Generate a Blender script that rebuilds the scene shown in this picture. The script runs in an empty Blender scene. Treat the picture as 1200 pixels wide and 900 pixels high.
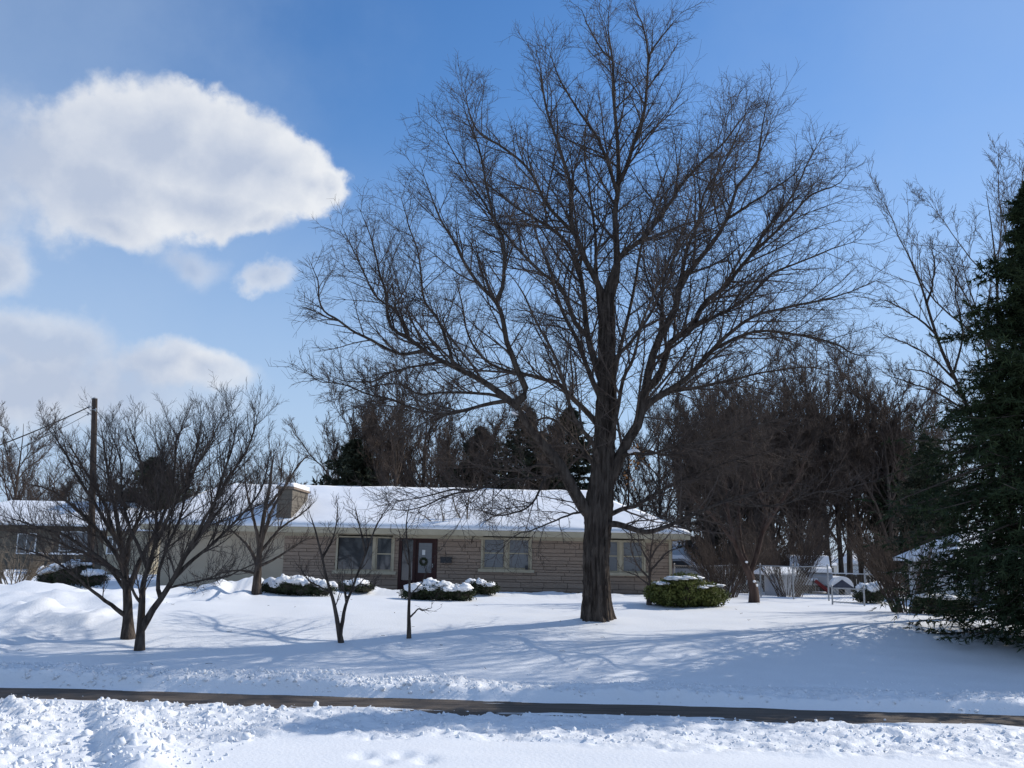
import bpy, bmesh, math, random
import numpy as np

# ------------------------------------------------------------------ camera, sky, sun, exposure
SC = bpy.context.scene
COL = SC.collection
F_PX, HORIZON, ROLL, EYE = 1050.0, 648.0, math.radians(1.1), 1.75
PITCH = math.atan((HORIZON - 450) / F_PX)
SUN_EL = math.radians(33)
SUN_DIR = (0.87, 0.49)            # horizontal direction towards the sun (right, behind the trees)
SUN_STRENGTH, SKY_STRENGTH, EXPOSURE = 4.8, 0.12, -0.15

cp, sp, cr, sr = math.cos(PITCH), math.sin(PITCH), math.cos(ROLL), math.sin(ROLL)
cam = bpy.data.cameras.new('camera'); cam_o = bpy.data.objects.new('camera', cam); COL.objects.link(cam_o)
cam.sensor_width = 36; cam.lens = 36 * F_PX / 1200; cam.clip_start = .1; cam.clip_end = 5000
fwd = np.array([0, cp, sp]); up0 = np.array([0, -sp, cp]); rt0 = np.array([1., 0, 0])
rt = cr * rt0 + sr * up0; upv = -sr * rt0 + cr * up0
from mathutils import Matrix, Vector
M = Matrix(((rt[0], upv[0], -fwd[0], 0), (rt[1], upv[1], -fwd[1], 0), (rt[2], upv[2], -fwd[2], EYE), (0, 0, 0, 1)))
cam_o.matrix_world = M
SC.camera = cam_o

def ray(x, y):
    u, v = x - 600, 450 - y
    u2, v2 = (u * cr - v * sr) / F_PX, (u * sr + v * cr) / F_PX
    return np.array([u2, cp - v2 * sp, sp + v2 * cp])
def at(x, y, Y):                   # the point at depth Y on the sight line of a photo pixel
    d = ray(x, y); return d * (Y / d[1]) + np.array([0, 0, EYE])
def on_plane(x, y, z):
    d = ray(x, y); return d * ((z - EYE) / d[2]) + np.array([0, 0, EYE])

def N(nt, t, **kw):
    n = nt.nodes.new(t)
    for k, v in kw.items():
        if k.startswith('i_'): n.inputs[k[2:].replace('_', ' ')].default_value = v
        else: setattr(n, k, v)
    return n

def make_world():
    w = bpy.data.worlds.new('World'); SC.world = w; w.use_nodes = True
    nt = w.node_tree; nt.nodes.clear(); L = nt.links.new
    out = N(nt, 'ShaderNodeOutputWorld'); bg = N(nt, 'ShaderNodeBackground'); bg.inputs['Strength'].default_value = SKY_STRENGTH
    sky = N(nt, 'ShaderNodeTexSky', sky_type='NISHITA', sun_disc=False)
    sky.sun_elevation = SUN_EL; sky.sun_rotation = math.atan2(SUN_DIR[0], SUN_DIR[1])
    sky.air_density = 1.0; sky.dust_density = 0.0; sky.ozone_density = 2.5
    tc = N(nt, 'ShaderNodeTexCoord')
    def m(op, a, b=None, c=None, clamp=False):
        n = N(nt, 'ShaderNodeMath', operation=op, use_clamp=clamp)
        for i, v in enumerate((a, b, c)):
            if v is None: continue
            if isinstance(v, (int, float)): n.inputs[i].default_value = v
            else: L(v, n.inputs[i])
        return n.outputs[0]
    sepn = N(nt, 'ShaderNodeSeparateXYZ'); L(tc.outputs['Generated'], sepn.inputs[0])
    x, y, z = sepn.outputs
    az0 = m('ARCTAN2', x, y); el0 = m('ARCSINE', z)
    # billows: noise on the direction itself
    def noise(scale, detail, rough, off):
        mp = N(nt, 'ShaderNodeMapping'); mp.inputs['Location'].default_value = off; L(tc.outputs['Generated'], mp.inputs[0])
        n = N(nt, 'ShaderNodeTexNoise'); n.inputs['Scale'].default_value = scale; n.inputs['Detail'].default_value = detail
        n.inputs['Roughness'].default_value = rough; L(mp.outputs[0], n.inputs['Vector']); return n
    n1 = noise(9, 8, .58, (3, 1, 2)); n2 = noise(22, 6, .55, (7, 4, 1)); n3 = noise(4, 5, .5, (1, 9, 5))
    nf1 = m('SUBTRACT', n1.outputs['Fac'], .5); nf2 = m('SUBTRACT', n2.outputs['Fac'], .5)
    n4 = noise(52, 5, .6, (2, 5, 8)); nf4 = m('SUBTRACT', n4.outputs['Fac'], .5)
    sc1 = N(nt, 'ShaderNodeSeparateColor'); L(n1.outputs['Color'], sc1.inputs[0])
    az = m('MULTIPLY_ADD', m('SUBTRACT', sc1.outputs[0], .5), .10, az0)
    el = m('MULTIPLY_ADD', m('SUBTRACT', sc1.outputs[1], .5), .08, el0)
    def ang(px, py):
        d = ray(px, py); d = d / np.linalg.norm(d); return math.atan2(d[0], d[1]), math.asin(d[2])
    def blob(px, py, wpx, hpx, edge, dens):
        a, e = ang(px, py); W, H = wpx / F_PX * .95, hpx / F_PX * .95
        da = m('MULTIPLY', m('SUBTRACT', az, a), 1 / W); de = m('MULTIPLY', m('SUBTRACT', el, e), 1 / H)
        r = m('SQRT', m('ADD', m('MULTIPLY', da, da), m('MULTIPLY', de, de)))
        v = m('SUBTRACT', 1.0, r)
        v = m('MULTIPLY_ADD', nf1, .42, v); v = m('MULTIPLY_ADD', nf2, .42, v); v = m('MULTIPLY_ADD', nf4, .22, v)
        mr = N(nt, 'ShaderNodeMapRange', interpolation_type='SMOOTHSTEP'); L(v, mr.inputs[0])
        mr.inputs[1].default_value = 0.0; mr.inputs[2].default_value = edge; mr.inputs[4].default_value = dens
        return mr.outputs[0], v
    BL = [(185, 172, 150, 80, .30, 1), (265, 190, 118, 88, .26, 1), (320, 205, 85, 70, .22, 1), (372, 215, 50, 30, .35, .9), (392, 212, 28, 24, .4, .95), (120, 225, 130, 75, .5, .92), (40, 190, 130, 85, .8, .8),
          (240, 245, 120, 40, .35, 1), (140, 268, 70, 36, .5, .95), (300, 265, 50, 22, .6, .7), (225, 312, 52, 30, .8, .6), (312, 322, 42, 19, .6, .75),
          (10, 315, 50, 32, .6, .75), (50, 395, 85, 42, .6, .75), (30, 450, 110, 60, .7, .8), (190, 425, 105, 34, .5, .85), (255, 440, 65, 30, .6, .75), (150, 460, 190, 70, 1.0, .6), (60, 440, 160, 75, 1.0, .6),
          (-120, 210, 160, 130, .6, .9), (-190, 430, 190, 90, .6, .85), (-330, 150, 170, 90, .5, .85)]
    tot = None; deep = None
    for b in BL:
        v, raw = blob(*b); deep = raw if deep is None else m('MAXIMUM', deep, raw); inv = m('SUBTRACT', 1.0, v)
        tot = inv if tot is None else m('MULTIPLY', tot, inv)
    cloud = m('SUBTRACT', 1.0, tot)
    # scattered cumulus of the same kind over the rest of the sky, behind and beside the viewer
    aaz = m('ABSOLUTE', az0)
    gate = N(nt, 'ShaderNodeMapRange', interpolation_type='SMOOTHSTEP'); L(aaz, gate.inputs[0]); gate.inputs[1].default_value = .75; gate.inputs[2].default_value = 1.2
    sct = N(nt, 'ShaderNodeMapRange', interpolation_type='SMOOTHSTEP'); L(n3.outputs['Fac'], sct.inputs[0]); sct.inputs[1].default_value = .62; sct.inputs[2].default_value = .74
    cloud = m('MAXIMUM', cloud, m('MULTIPLY', m('MULTIPLY', gate.outputs[0], sct.outputs[0]), .9))
    # thin veil, thickest on the left half of the sky, and pale air low down
    veil = N(nt, 'ShaderNodeMapRange', interpolation_type='SMOOTHSTEP'); L(m('MULTIPLY_ADD', nf1, .35, az0), veil.inputs[0])
    veil.inputs[1].default_value = -.12; veil.inputs[2].default_value = -.62; veil.inputs[4].default_value = .42
    veil2 = N(nt, 'ShaderNodeMapRange', interpolation_type='SMOOTHSTEP'); L(m('MULTIPLY_ADD', nf1, .3, az0), veil2.inputs[0])
    veil2.inputs[1].default_value = .0; veil2.inputs[2].default_value = .70; veil2.inputs[4].default_value = .36
    lowair = N(nt, 'ShaderNodeMapRange', interpolation_type='SMOOTHSTEP'); L(el0, lowair.inputs[0])
    lowair.inputs[1].default_value = .50; lowair.inputs[2].default_value = 0.02; lowair.inputs[4].default_value = .88
    vv = m('SUBTRACT', 1.0, m('MULTIPLY', m('MULTIPLY', m('SUBTRACT', 1.0, veil.outputs[0]), m('SUBTRACT', 1.0, lowair.outputs[0])), m('SUBTRACT', 1.0, veil2.outputs[0])))
    hsv = N(nt, 'ShaderNodeHueSaturation'); L(sky.outputs[0], hsv.inputs['Color']); hsv.inputs['Saturation'].default_value = SKY_SAT; hsv.inputs['Value'].default_value = SKY_VAL; hsv.inputs['Hue'].default_value = .505
    k = 1 / SKY_STRENGTH
    mx1 = N(nt, 'ShaderNodeMix', data_type='RGBA'); L(vv, mx1.inputs[0]); L(hsv.outputs[0], mx1.inputs[6]); mx1.inputs[7].default_value = (.50 * k, .65 * k, .89 * k, 1)
    # cloud shade: bright on the sunward side, greyer in the thick middle and at the base
    shade = m('ADD', m('MULTIPLY_ADD', deep, -1.0, 1.0), m('MULTIPLY_ADD', nf2, 1.3, m('MULTIPLY_ADD', nf1, 1.3, m('MULTIPLY', m('ADD', az0, .36), 1.5))), clamp=True)
    cc = N(nt, 'ShaderNodeMix', data_type='RGBA'); L(shade, cc.inputs[0]); cc.inputs[6].default_value = (.55 * k, .63 * k, .79 * k, 1); cc.inputs[7].default_value = (.92 * k, .95 * k, 1.0 * k, 1)
    mx2 = N(nt, 'ShaderNodeMix', data_type='RGBA'); L(cloud, mx2.inputs[0]); L(mx1.outputs[2], mx2.inputs[6]); L(cc.outputs[2], mx2.inputs[7])
    L(mx2.outputs[2], bg.inputs[0]); L(bg.outputs[0], out.inputs[0])
SKY_SAT, SKY_VAL = 1.22, 1.42
make_world()

sun = bpy.data.lights.new('sun', 'SUN'); sun.energy = SUN_STRENGTH; sun.angle = math.radians(.4); sun.color = (1, .935, .83)
sun_o = bpy.data.objects.new('sun', sun); COL.objects.link(sun_o); sun_o.location = (60, 30, 60)
_sd = np.array(SUN_DIR) / np.linalg.norm(SUN_DIR)
to_sun = Vector((_sd[0] * math.cos(SUN_EL), _sd[1] * math.cos(SUN_EL), math.sin(SUN_EL)))
sun_o.rotation_euler = to_sun.to_track_quat('Z', 'Y').to_euler()
vs = SC.view_settings; vs.view_transform = 'Standard'; vs.look = 'None'; vs.exposure = EXPOSURE; vs.gamma = 1; vs.use_curve_mapping = False
SC.cycles.max_bounces = 6; SC.cycles.diffuse_bounces = 2; SC.cycles.transparent_max_bounces = 8
SC.cycles.use_denoising = True

# ------------------------------------------------------------------ helpers
rng = np.random.default_rng(7)
random.seed(7)

def hash2(ix, iy, seed):
    h = (ix.astype(np.int64) * 374761393 + iy.astype(np.int64) * 668265263 + seed * 1442695041) & 0xffffffff
    h = ((h ^ (h >> 13)) * 1274126177) & 0xffffffff
    h = h ^ (h >> 16)
    return (h & 0xffff) / 32767.5 - 1.0
def vnoise(x, y, seed=0):
    x = np.asarray(x, float); y = np.asarray(y, float)
    ix, iy = np.floor(x), np.floor(y); fx, fy = x - ix, y - iy
    fx = fx * fx * fx * (fx * (fx * 6 - 15) + 10); fy = fy * fy * fy * (fy * (fy * 6 - 15) + 10)
    a = hash2(ix, iy, seed); b = hash2(ix + 1, iy, seed); c = hash2(ix, iy + 1, seed); d = hash2(ix + 1, iy + 1, seed)
    return (a * (1 - fx) + b * fx) * (1 - fy) + (c * (1 - fx) + d * fx) * fy
def fbm(x, y, oct=4, seed=0, gain=.5):
    t, a = 0, 1
    for i in range(oct):
        t = t + a * vnoise(x * 2 ** i, y * 2 ** i, seed + i * 17); a *= gain
    return t
def sstep(a, b, x):
    t = np.clip((np.asarray(x, float) - a) / (b - a), 0, 1); return t * t * (3 - 2 * t)

class MB:
    def __init__(s): s.v = []; s.f = []; s.n = 0
    def add(s, V, Fc):
        V = np.asarray(V, float).reshape(-1, 3); s.v.append(V)
        s.f.append([[i + s.n for i in f] for f in Fc]); s.n += len(V); return s
    def box(s, x0, x1, y0, y1, z0, z1):
        V = [(x0, y0, z0), (x1, y0, z0), (x1, y1, z0), (x0, y1, z0), (x0, y0, z1), (x1, y0, z1), (x1, y1, z1), (x0, y1, z1)]
        return s.add(V, [(0, 3, 2, 1), (4, 5, 6, 7), (0, 1, 5, 4), (1, 2, 6, 5), (2, 3, 7, 6), (3, 0, 4, 7)])
    def bar(s, a, b, w, d=None):
        a = np.asarray(a, float); b = np.asarray(b, float); d = d or w
        t = (b - a) / np.linalg.norm(b - a); u = np.array([0, 0, 1.]) if abs(t[2]) < .9 else np.array([0, 1., 0])
        p = np.cross(t, u); p /= np.linalg.norm(p); q = np.cross(p, t)
        V = [e + p * w / 2 * i + q * d / 2 * j for e in (a, b) for i, j in ((-1, -1), (1, -1), (1, 1), (-1, 1))]
        return s.add(V, [(0, 1, 2, 3), (7, 6, 5, 4), (0, 4, 5, 1), (1, 5, 6, 2), (2, 6, 7, 3), (3, 7, 4, 0)])
    def tube(s, pts, rad, n=8):
        P = np.asarray(pts, float)[None]; R = np.broadcast_to(np.asarray(rad, float), (P.shape[1],))[None]
        V, Fc = tubes_np(P, R, n); return s.add(V, Fc.tolist())
    def build(s, name, mat, parent=None, loc=None, smooth=False):
        V = np.concatenate(s.v); Fc = [f for g in s.f for f in g]
        return mesh_obj(name, V, Fc, mat, parent, loc, smooth)

def root_loc(parent):
    while parent.parent: parent = parent.parent
    return np.array(parent.location)
def mesh_obj(name, V, Fc, mat, parent=None, loc=None, smooth=False):
    V = np.asarray(V, float)
    o0 = root_loc(parent) if parent else (np.asarray(loc, float) if loc is not None else np.zeros(3))
    V = V - o0
    me = bpy.data.meshes.new(name)
    if isinstance(Fc, np.ndarray):
        k = Fc.shape[1]; nf = len(Fc)
        me.vertices.add(len(V)); me.vertices.foreach_set('co', V.astype(np.float32).ravel())
        me.loops.add(nf * k); me.loops.foreach_set('vertex_index', Fc.astype(np.int32).ravel())
        me.polygons.add(nf); me.polygons.foreach_set('loop_start', np.arange(0, nf * k, k, dtype=np.int32))
        me.update(calc_edges=True)
    else:
        me.from_pydata(V.tolist(), [], Fc)
    if smooth: me.polygons.foreach_set('use_smooth', np.ones(len(me.polygons), bool))
    me.materials.append(mat); me.update()
    o = bpy.data.objects.new(name, me); COL.objects.link(o)
    if parent: o.parent = parent
    else: o.location = o0
    return o
def thing(name, label, cat, loc, group=None):
    o = bpy.data.objects.new(name, None); COL.objects.link(o); o.location = loc; o.empty_display_size = .3
    return tag(o, label, cat, group)
def tag(o, label=None, cat=None, group=None, kind=None):
    if label: o['label'] = label
    if cat: o['category'] = cat
    if group: o['group'] = group
    if kind: o['kind'] = kind
    return o
def copy_tree(o, parent=None):
    c = o.copy(); COL.objects.link(c); c.parent = parent
    for ch in list(o.children): copy_tree(ch, c)
    return c
def copy_thing(o, loc, rz, s, label, group=None):
    kids = list(o.children); c = o.copy(); COL.objects.link(c)
    for ch in kids: copy_tree(ch, c)
    c.location = loc; c.rotation_euler = (0, 0, rz); c.scale = (s if isinstance(s, tuple) else (s, s, s)); c['label'] = label
    if group: c['group'] = group
    return c

def tubes_np(P, R, n):
    """P [N,K,3] polylines, R [N,K] radii -> verts, quad faces"""
    Nn, K, _ = P.shape
    T = np.empty_like(P); T[:, 1:-1] = P[:, 2:] - P[:, :-2]; T[:, 0] = P[:, 1] - P[:, 0]; T[:, -1] = P[:, -1] - P[:, -2]
    T /= np.linalg.norm(T, axis=2, keepdims=True) + 1e-9
    ref = np.where(np.abs(T[:, :1, 2:3]) < .85, np.array([0, 0, 1.]), np.array([1., 0, 0]))
    ref = np.broadcast_to(ref, T.shape)
    A = np.cross(T, ref); A /= np.linalg.norm(A, axis=2, keepdims=True) + 1e-9
    B = np.cross(T, A)
    th = np.arange(n) * 2 * math.pi / n
    V = P[:, :, None] + R[:, :, None, None] * (np.cos(th)[:, None] * A[:, :, None] + np.sin(th)[:, None] * B[:, :, None])
    idx = np.arange(Nn * K * n).reshape(Nn, K, n)
    a = idx[:, :-1]; b = idx[:, 1:]; a2 = np.roll(a, -1, 2); b2 = np.roll(b, -1, 2)
    Fq = np.stack([a, a2, b2, b], -1).reshape(-1, 4)
    return V.reshape(-1, 3), Fq
class Tubes:
    def __init__(s): s.V = []; s.F = []; s.n = 0
    def add(s, P, R, n):
        V, Fq = tubes_np(P, R, n); s.V.append(V); s.F.append(Fq + s.n); s.n += len(V)
    def build(s, name, mat, parent=None, loc=None):
        return mesh_obj(name, np.concatenate(s.V), np.concatenate(s.F), mat, parent, loc, True)

# ------------------------------------------------------------------ materials
def principled(name, col=(.5, .5, .5), rough=.8, spec=.3):
    m = bpy.data.materials.new(name); m.use_nodes = True; nt = m.node_tree
    b = nt.nodes['Principled BSDF']; b.inputs['Base Color'].default_value = (*col, 1); b.inputs['Roughness'].default_value = rough
    b.inputs['Specular IOR Level'].default_value = spec
    return m, nt, b
def noisy(name, c1, c2, scale=5, rough=.85, stretch=(1, 1, 1), detail=6, bump=0, bscale=None, spec=.25, per_obj=0, lo=.35, hi=.65, dist=.02):
    m, nt, b = principled(name, c1, rough, spec); L = nt.links.new
    tc = N(nt, 'ShaderNodeTexCoord'); mp = N(nt, 'ShaderNodeMapping'); mp.inputs['Scale'].default_value = stretch; L(tc.outputs['Object'], mp.inputs[0])
    vec = mp.outputs[0]
    oi = N(nt, 'ShaderNodeObjectInfo')
    if per_obj:
        ad = N(nt, 'ShaderNodeVectorMath', operation='ADD'); L(vec, ad.inputs[0])
        ml = N(nt, 'ShaderNodeMath', operation='MULTIPLY'); ml.inputs[1].default_value = 57; L(oi.outputs['Random'], ml.inputs[0]); L(ml.outputs[0], ad.inputs[1]); vec = ad.outputs[0]
    n = N(nt, 'ShaderNodeTexNoise'); n.inputs['Scale'].default_value = scale; n.inputs['Detail'].default_value = detail; L(vec, n.inputs['Vector'])
    r = N(nt, 'ShaderNodeMapRange'); L(n.outputs['Fac'], r.inputs[0]); r.inputs[1].default_value = lo; r.inputs[2].default_value = hi
    mx = N(nt, 'ShaderNodeMix', data_type='RGBA'); L(r.outputs[0], mx.inputs[0]); mx.inputs[6].default_value = (*c1, 1); mx.inputs[7].default_value = (*c2, 1)
    col = mx.outputs[2]
    if per_obj:
        hs = N(nt, 'ShaderNodeHueSaturation'); L(col, hs.inputs['Color'])
        mr = N(nt, 'ShaderNodeMapRange'); L(oi.outputs['Random'], mr.inputs[0]); mr.inputs[3].default_value = 1 - per_obj; mr.inputs[4].default_value = 1 + per_obj; L(mr.outputs[0], hs.inputs['Value']); col = hs.outputs[0]
    L(col, b.inputs['Base Color'])
    if bump:
        n2 = N(nt, 'ShaderNodeTexNoise'); n2.inputs['Scale'].default_value = bscale or scale * 3; n2.inputs['Detail'].default_value = 5; L(vec, n2.inputs['Vector'])
        bp = N(nt, 'ShaderNodeBump'); bp.inputs['Strength'].default_value = bump; bp.inputs['Distance'].default_value = dist; L(n2.outputs['Fac'], bp.inputs['Height']); L(bp.outputs[0], b.inputs['Normal'])
    return m
MAT = {}
def snow_mat():
    m, nt, b = principled('snow', (.82, .84, .87), .55, .3); L = nt.links.new
    tc = N(nt, 'ShaderNodeTexCoord'); at_ = N(nt, 'ShaderNodeAttribute', attribute_name='crumble')
    n0 = N(nt, 'ShaderNodeTexNoise'); n0.inputs['Scale'].default_value = 1.5; n0.inputs['Detail'].default_value = 6; L(tc.outputs['Object'], n0.inputs['Vector'])
    mx = N(nt, 'ShaderNodeMix', data_type='RGBA'); L(n0.outputs['Fac'], mx.inputs[0]); mx.inputs[6].default_value = (.79, .81, .845, 1); mx.inputs[7].default_value = (.85, .865, .89, 1); L(mx.outputs[2], b.inputs['Base Color'])
    n1 = N(nt, 'ShaderNodeTexNoise'); n1.inputs['Scale'].default_value = 24; n1.inputs['Detail'].default_value = 5; L(tc.outputs['Object'], n1.inputs['Vector'])
    b1 = N(nt, 'ShaderNodeBump'); b1.inputs['Strength'].default_value = .28; b1.inputs['Distance'].default_value = .03; L(n1.outputs['Fac'], b1.inputs['Height'])
    n2 = N(nt, 'ShaderNodeTexNoise'); n2.inputs['Scale'].default_value = 34; n2.inputs['Detail'].default_value = 9; n2.inputs['Roughness'].default_value = .72; L(tc.outputs['Object'], n2.inputs['Vector'])
    b2 = N(nt, 'ShaderNodeBump'); b2.inputs['Distance'].default_value = .05; ms_ = N(nt, 'ShaderNodeMath', operation='MULTIPLY'); ms_.inputs[1].default_value = .30; L(at_.outputs['Fac'], ms_.inputs[0]); L(ms_.outputs[0], b2.inputs['Strength']); L(n2.outputs['Fac'], b2.inputs['Height']); L(b1.outputs[0], b2.inputs['Normal']); L(b2.outputs[0], b.inputs['Normal'])
    return m
MAT['snow'] = snow_mat()
MAT['clean_snow'] = noisy('clean_snow', (.86, .875, .90), (.89, .90, .92), 2, .55, bump=.3, bscale=9, spec=.3, dist=.03)
MAT['asphalt'] = noisy('asphalt', (.085, .068, .056), (.145, .12, .10), 2.2, .85, (.35, 3, 1), bump=.5, bscale=60, spec=.2)
MAT['bark'] = noisy('bark', (.040, .031, .026), (.105, .085, .070), 11, .95, (1, 1, .2), bump=1.0, bscale=20, spec=.1, dist=.06)
MAT['twig'] = noisy('twig', (.06, .046, .039), (.105, .083, .07), 3, .9, spec=.15)
MAT['twig_brown'] = noisy('twig_brown', (.055, .041, .034), (.10, .076, .062), 2, .9, spec=.15)
MAT['twig_pale'] = noisy('twig_pale', (.16, .13, .10), (.24, .20, .155), 4, .9, spec=.15)
MAT['bark_red'] = noisy('bark_red', (.055, .036, .030), (.10, .07, .058), 7, .95, (1, 1, .3), bump=.7, bscale=20, spec=.1)
MAT['conifer'] = noisy('conifer', (.016, .030, .014), (.048, .066, .026), 1.3, .8, spec=.2, lo=.3, hi=.7)
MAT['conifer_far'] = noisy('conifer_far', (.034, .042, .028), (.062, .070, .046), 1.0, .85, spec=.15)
MAT['hedge_leaf'] = noisy('hedge_leaf', (.02, .03, .013), (.045, .055, .022), 4, .7, spec=.3)
MAT['shrub_leaf'] = noisy('shrub_leaf', (.07, .088, .018), (.15, .16, .038), 5, .65, spec=.35)
MAT['stone'] = noisy('stone', (.29, .215, .16), (.36, .275, .21), 6, .9, (1, 1, 2), bump=.4, bscale=30, per_obj=.08, spec=.2)
MAT['mortar'] = noisy('mortar', (.19, .145, .11), (.23, .18, .14), 9, .95)
MAT['garage_wall'] = noisy('garage_wall', (.42, .35, .26), (.47, .395, .295), 1.2, .9, bump=.15, bscale=40)
MAT['trim'] = noisy('trim', (.40, .345, .24), (.46, .40, .285), 3, .6, spec=.35)
MAT['chimney'] = None
MAT['door_red'] = noisy('door_red', (.034, .012, .011), (.05, .018, .015), 5, .55, (1, 1, .2))
MAT['dark_metal'] = noisy('dark_metal', (.03, .03, .032), (.05, .05, .052), 20, .5)
MAT['grey_metal'] = noisy('grey_metal', (.28, .29, .30), (.38, .39, .40), 20, .45, spec=.5)
MAT['white_paint'] = noisy('white_paint', (.70, .70, .68), (.78, .78, .76), 3, .6)
MAT['blue_siding'] = noisy('blue_siding', (.42, .46, .52), (.48, .52, .58), 3, .7)
MAT['fence_wood'] = noisy('fence_wood', (.085, .068, .052), (.14, .115, .09), 4, .9, (1, 1, .1), per_obj=.25)
MAT['pole_wood'] = noisy('pole_wood', (.04, .03, .025), (.075, .058, .048), 6, .9, (1, 1, .08), bump=.5)
MAT['shingle'] = noisy('shingle', (.09, .08, .075), (.14, .125, .115), 14, .95)
MAT['cable'] = principled('cable', (.02, .02, .02), .6)[0]
MAT['red_plastic'] = noisy('red_plastic', (.17, .02, .022), (.22, .03, .03), 3, .45)
MAT['dark_blue'] = noisy('dark_blue', (.05, .06, .09), (.08, .09, .12), 5, .7)
MAT['car_paint'] = noisy('car_paint', (.30, .31, .33), (.36, .37, .39), 2, .3, spec=.5)
MAT['dry_leaf'] = noisy('dry_leaf', (.22, .09, .03), (.34, .16, .05), 6, .8)
def glass_mat(name, tint, rough=.03):
    m, nt, b = principled(name, tint, rough, .8); return m
MAT['glass'] = glass_mat('glass', (.045, .05, .055), .04)
MAT['blind'] = noisy('blind', (.14, .15, .16), (.18, .19, .20), 2, .35, (1, 1, 30), spec=.6)
def brick_mat():
    m, nt, b = principled('chimney_stone', rough=.9, spec=.2); L = nt.links.new
    tc = N(nt, 'ShaderNodeTexCoord'); mp = N(nt, 'ShaderNodeMapping'); mp.inputs['Rotation'].default_value = (math.radians(90), 0, 0)
    L(tc.outputs['Object'], mp.inputs[0])
    n = N(nt, 'ShaderNodeTexNoise'); n.inputs['Scale'].default_value = 7; L(tc.outputs['Object'], n.inputs['Vector'])
    mx = N(nt, 'ShaderNodeMix', data_type='RGBA'); L(n.outputs['Fac'], mx.inputs[0]); mx.inputs[6].default_value = (.095, .085, .075, 1); mx.inputs[7].default_value = (.19, .165, .13, 1)
    L(mx.outputs[2], b.inputs['Base Color']); return m
MAT['chimney'] = brick_mat()

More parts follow.
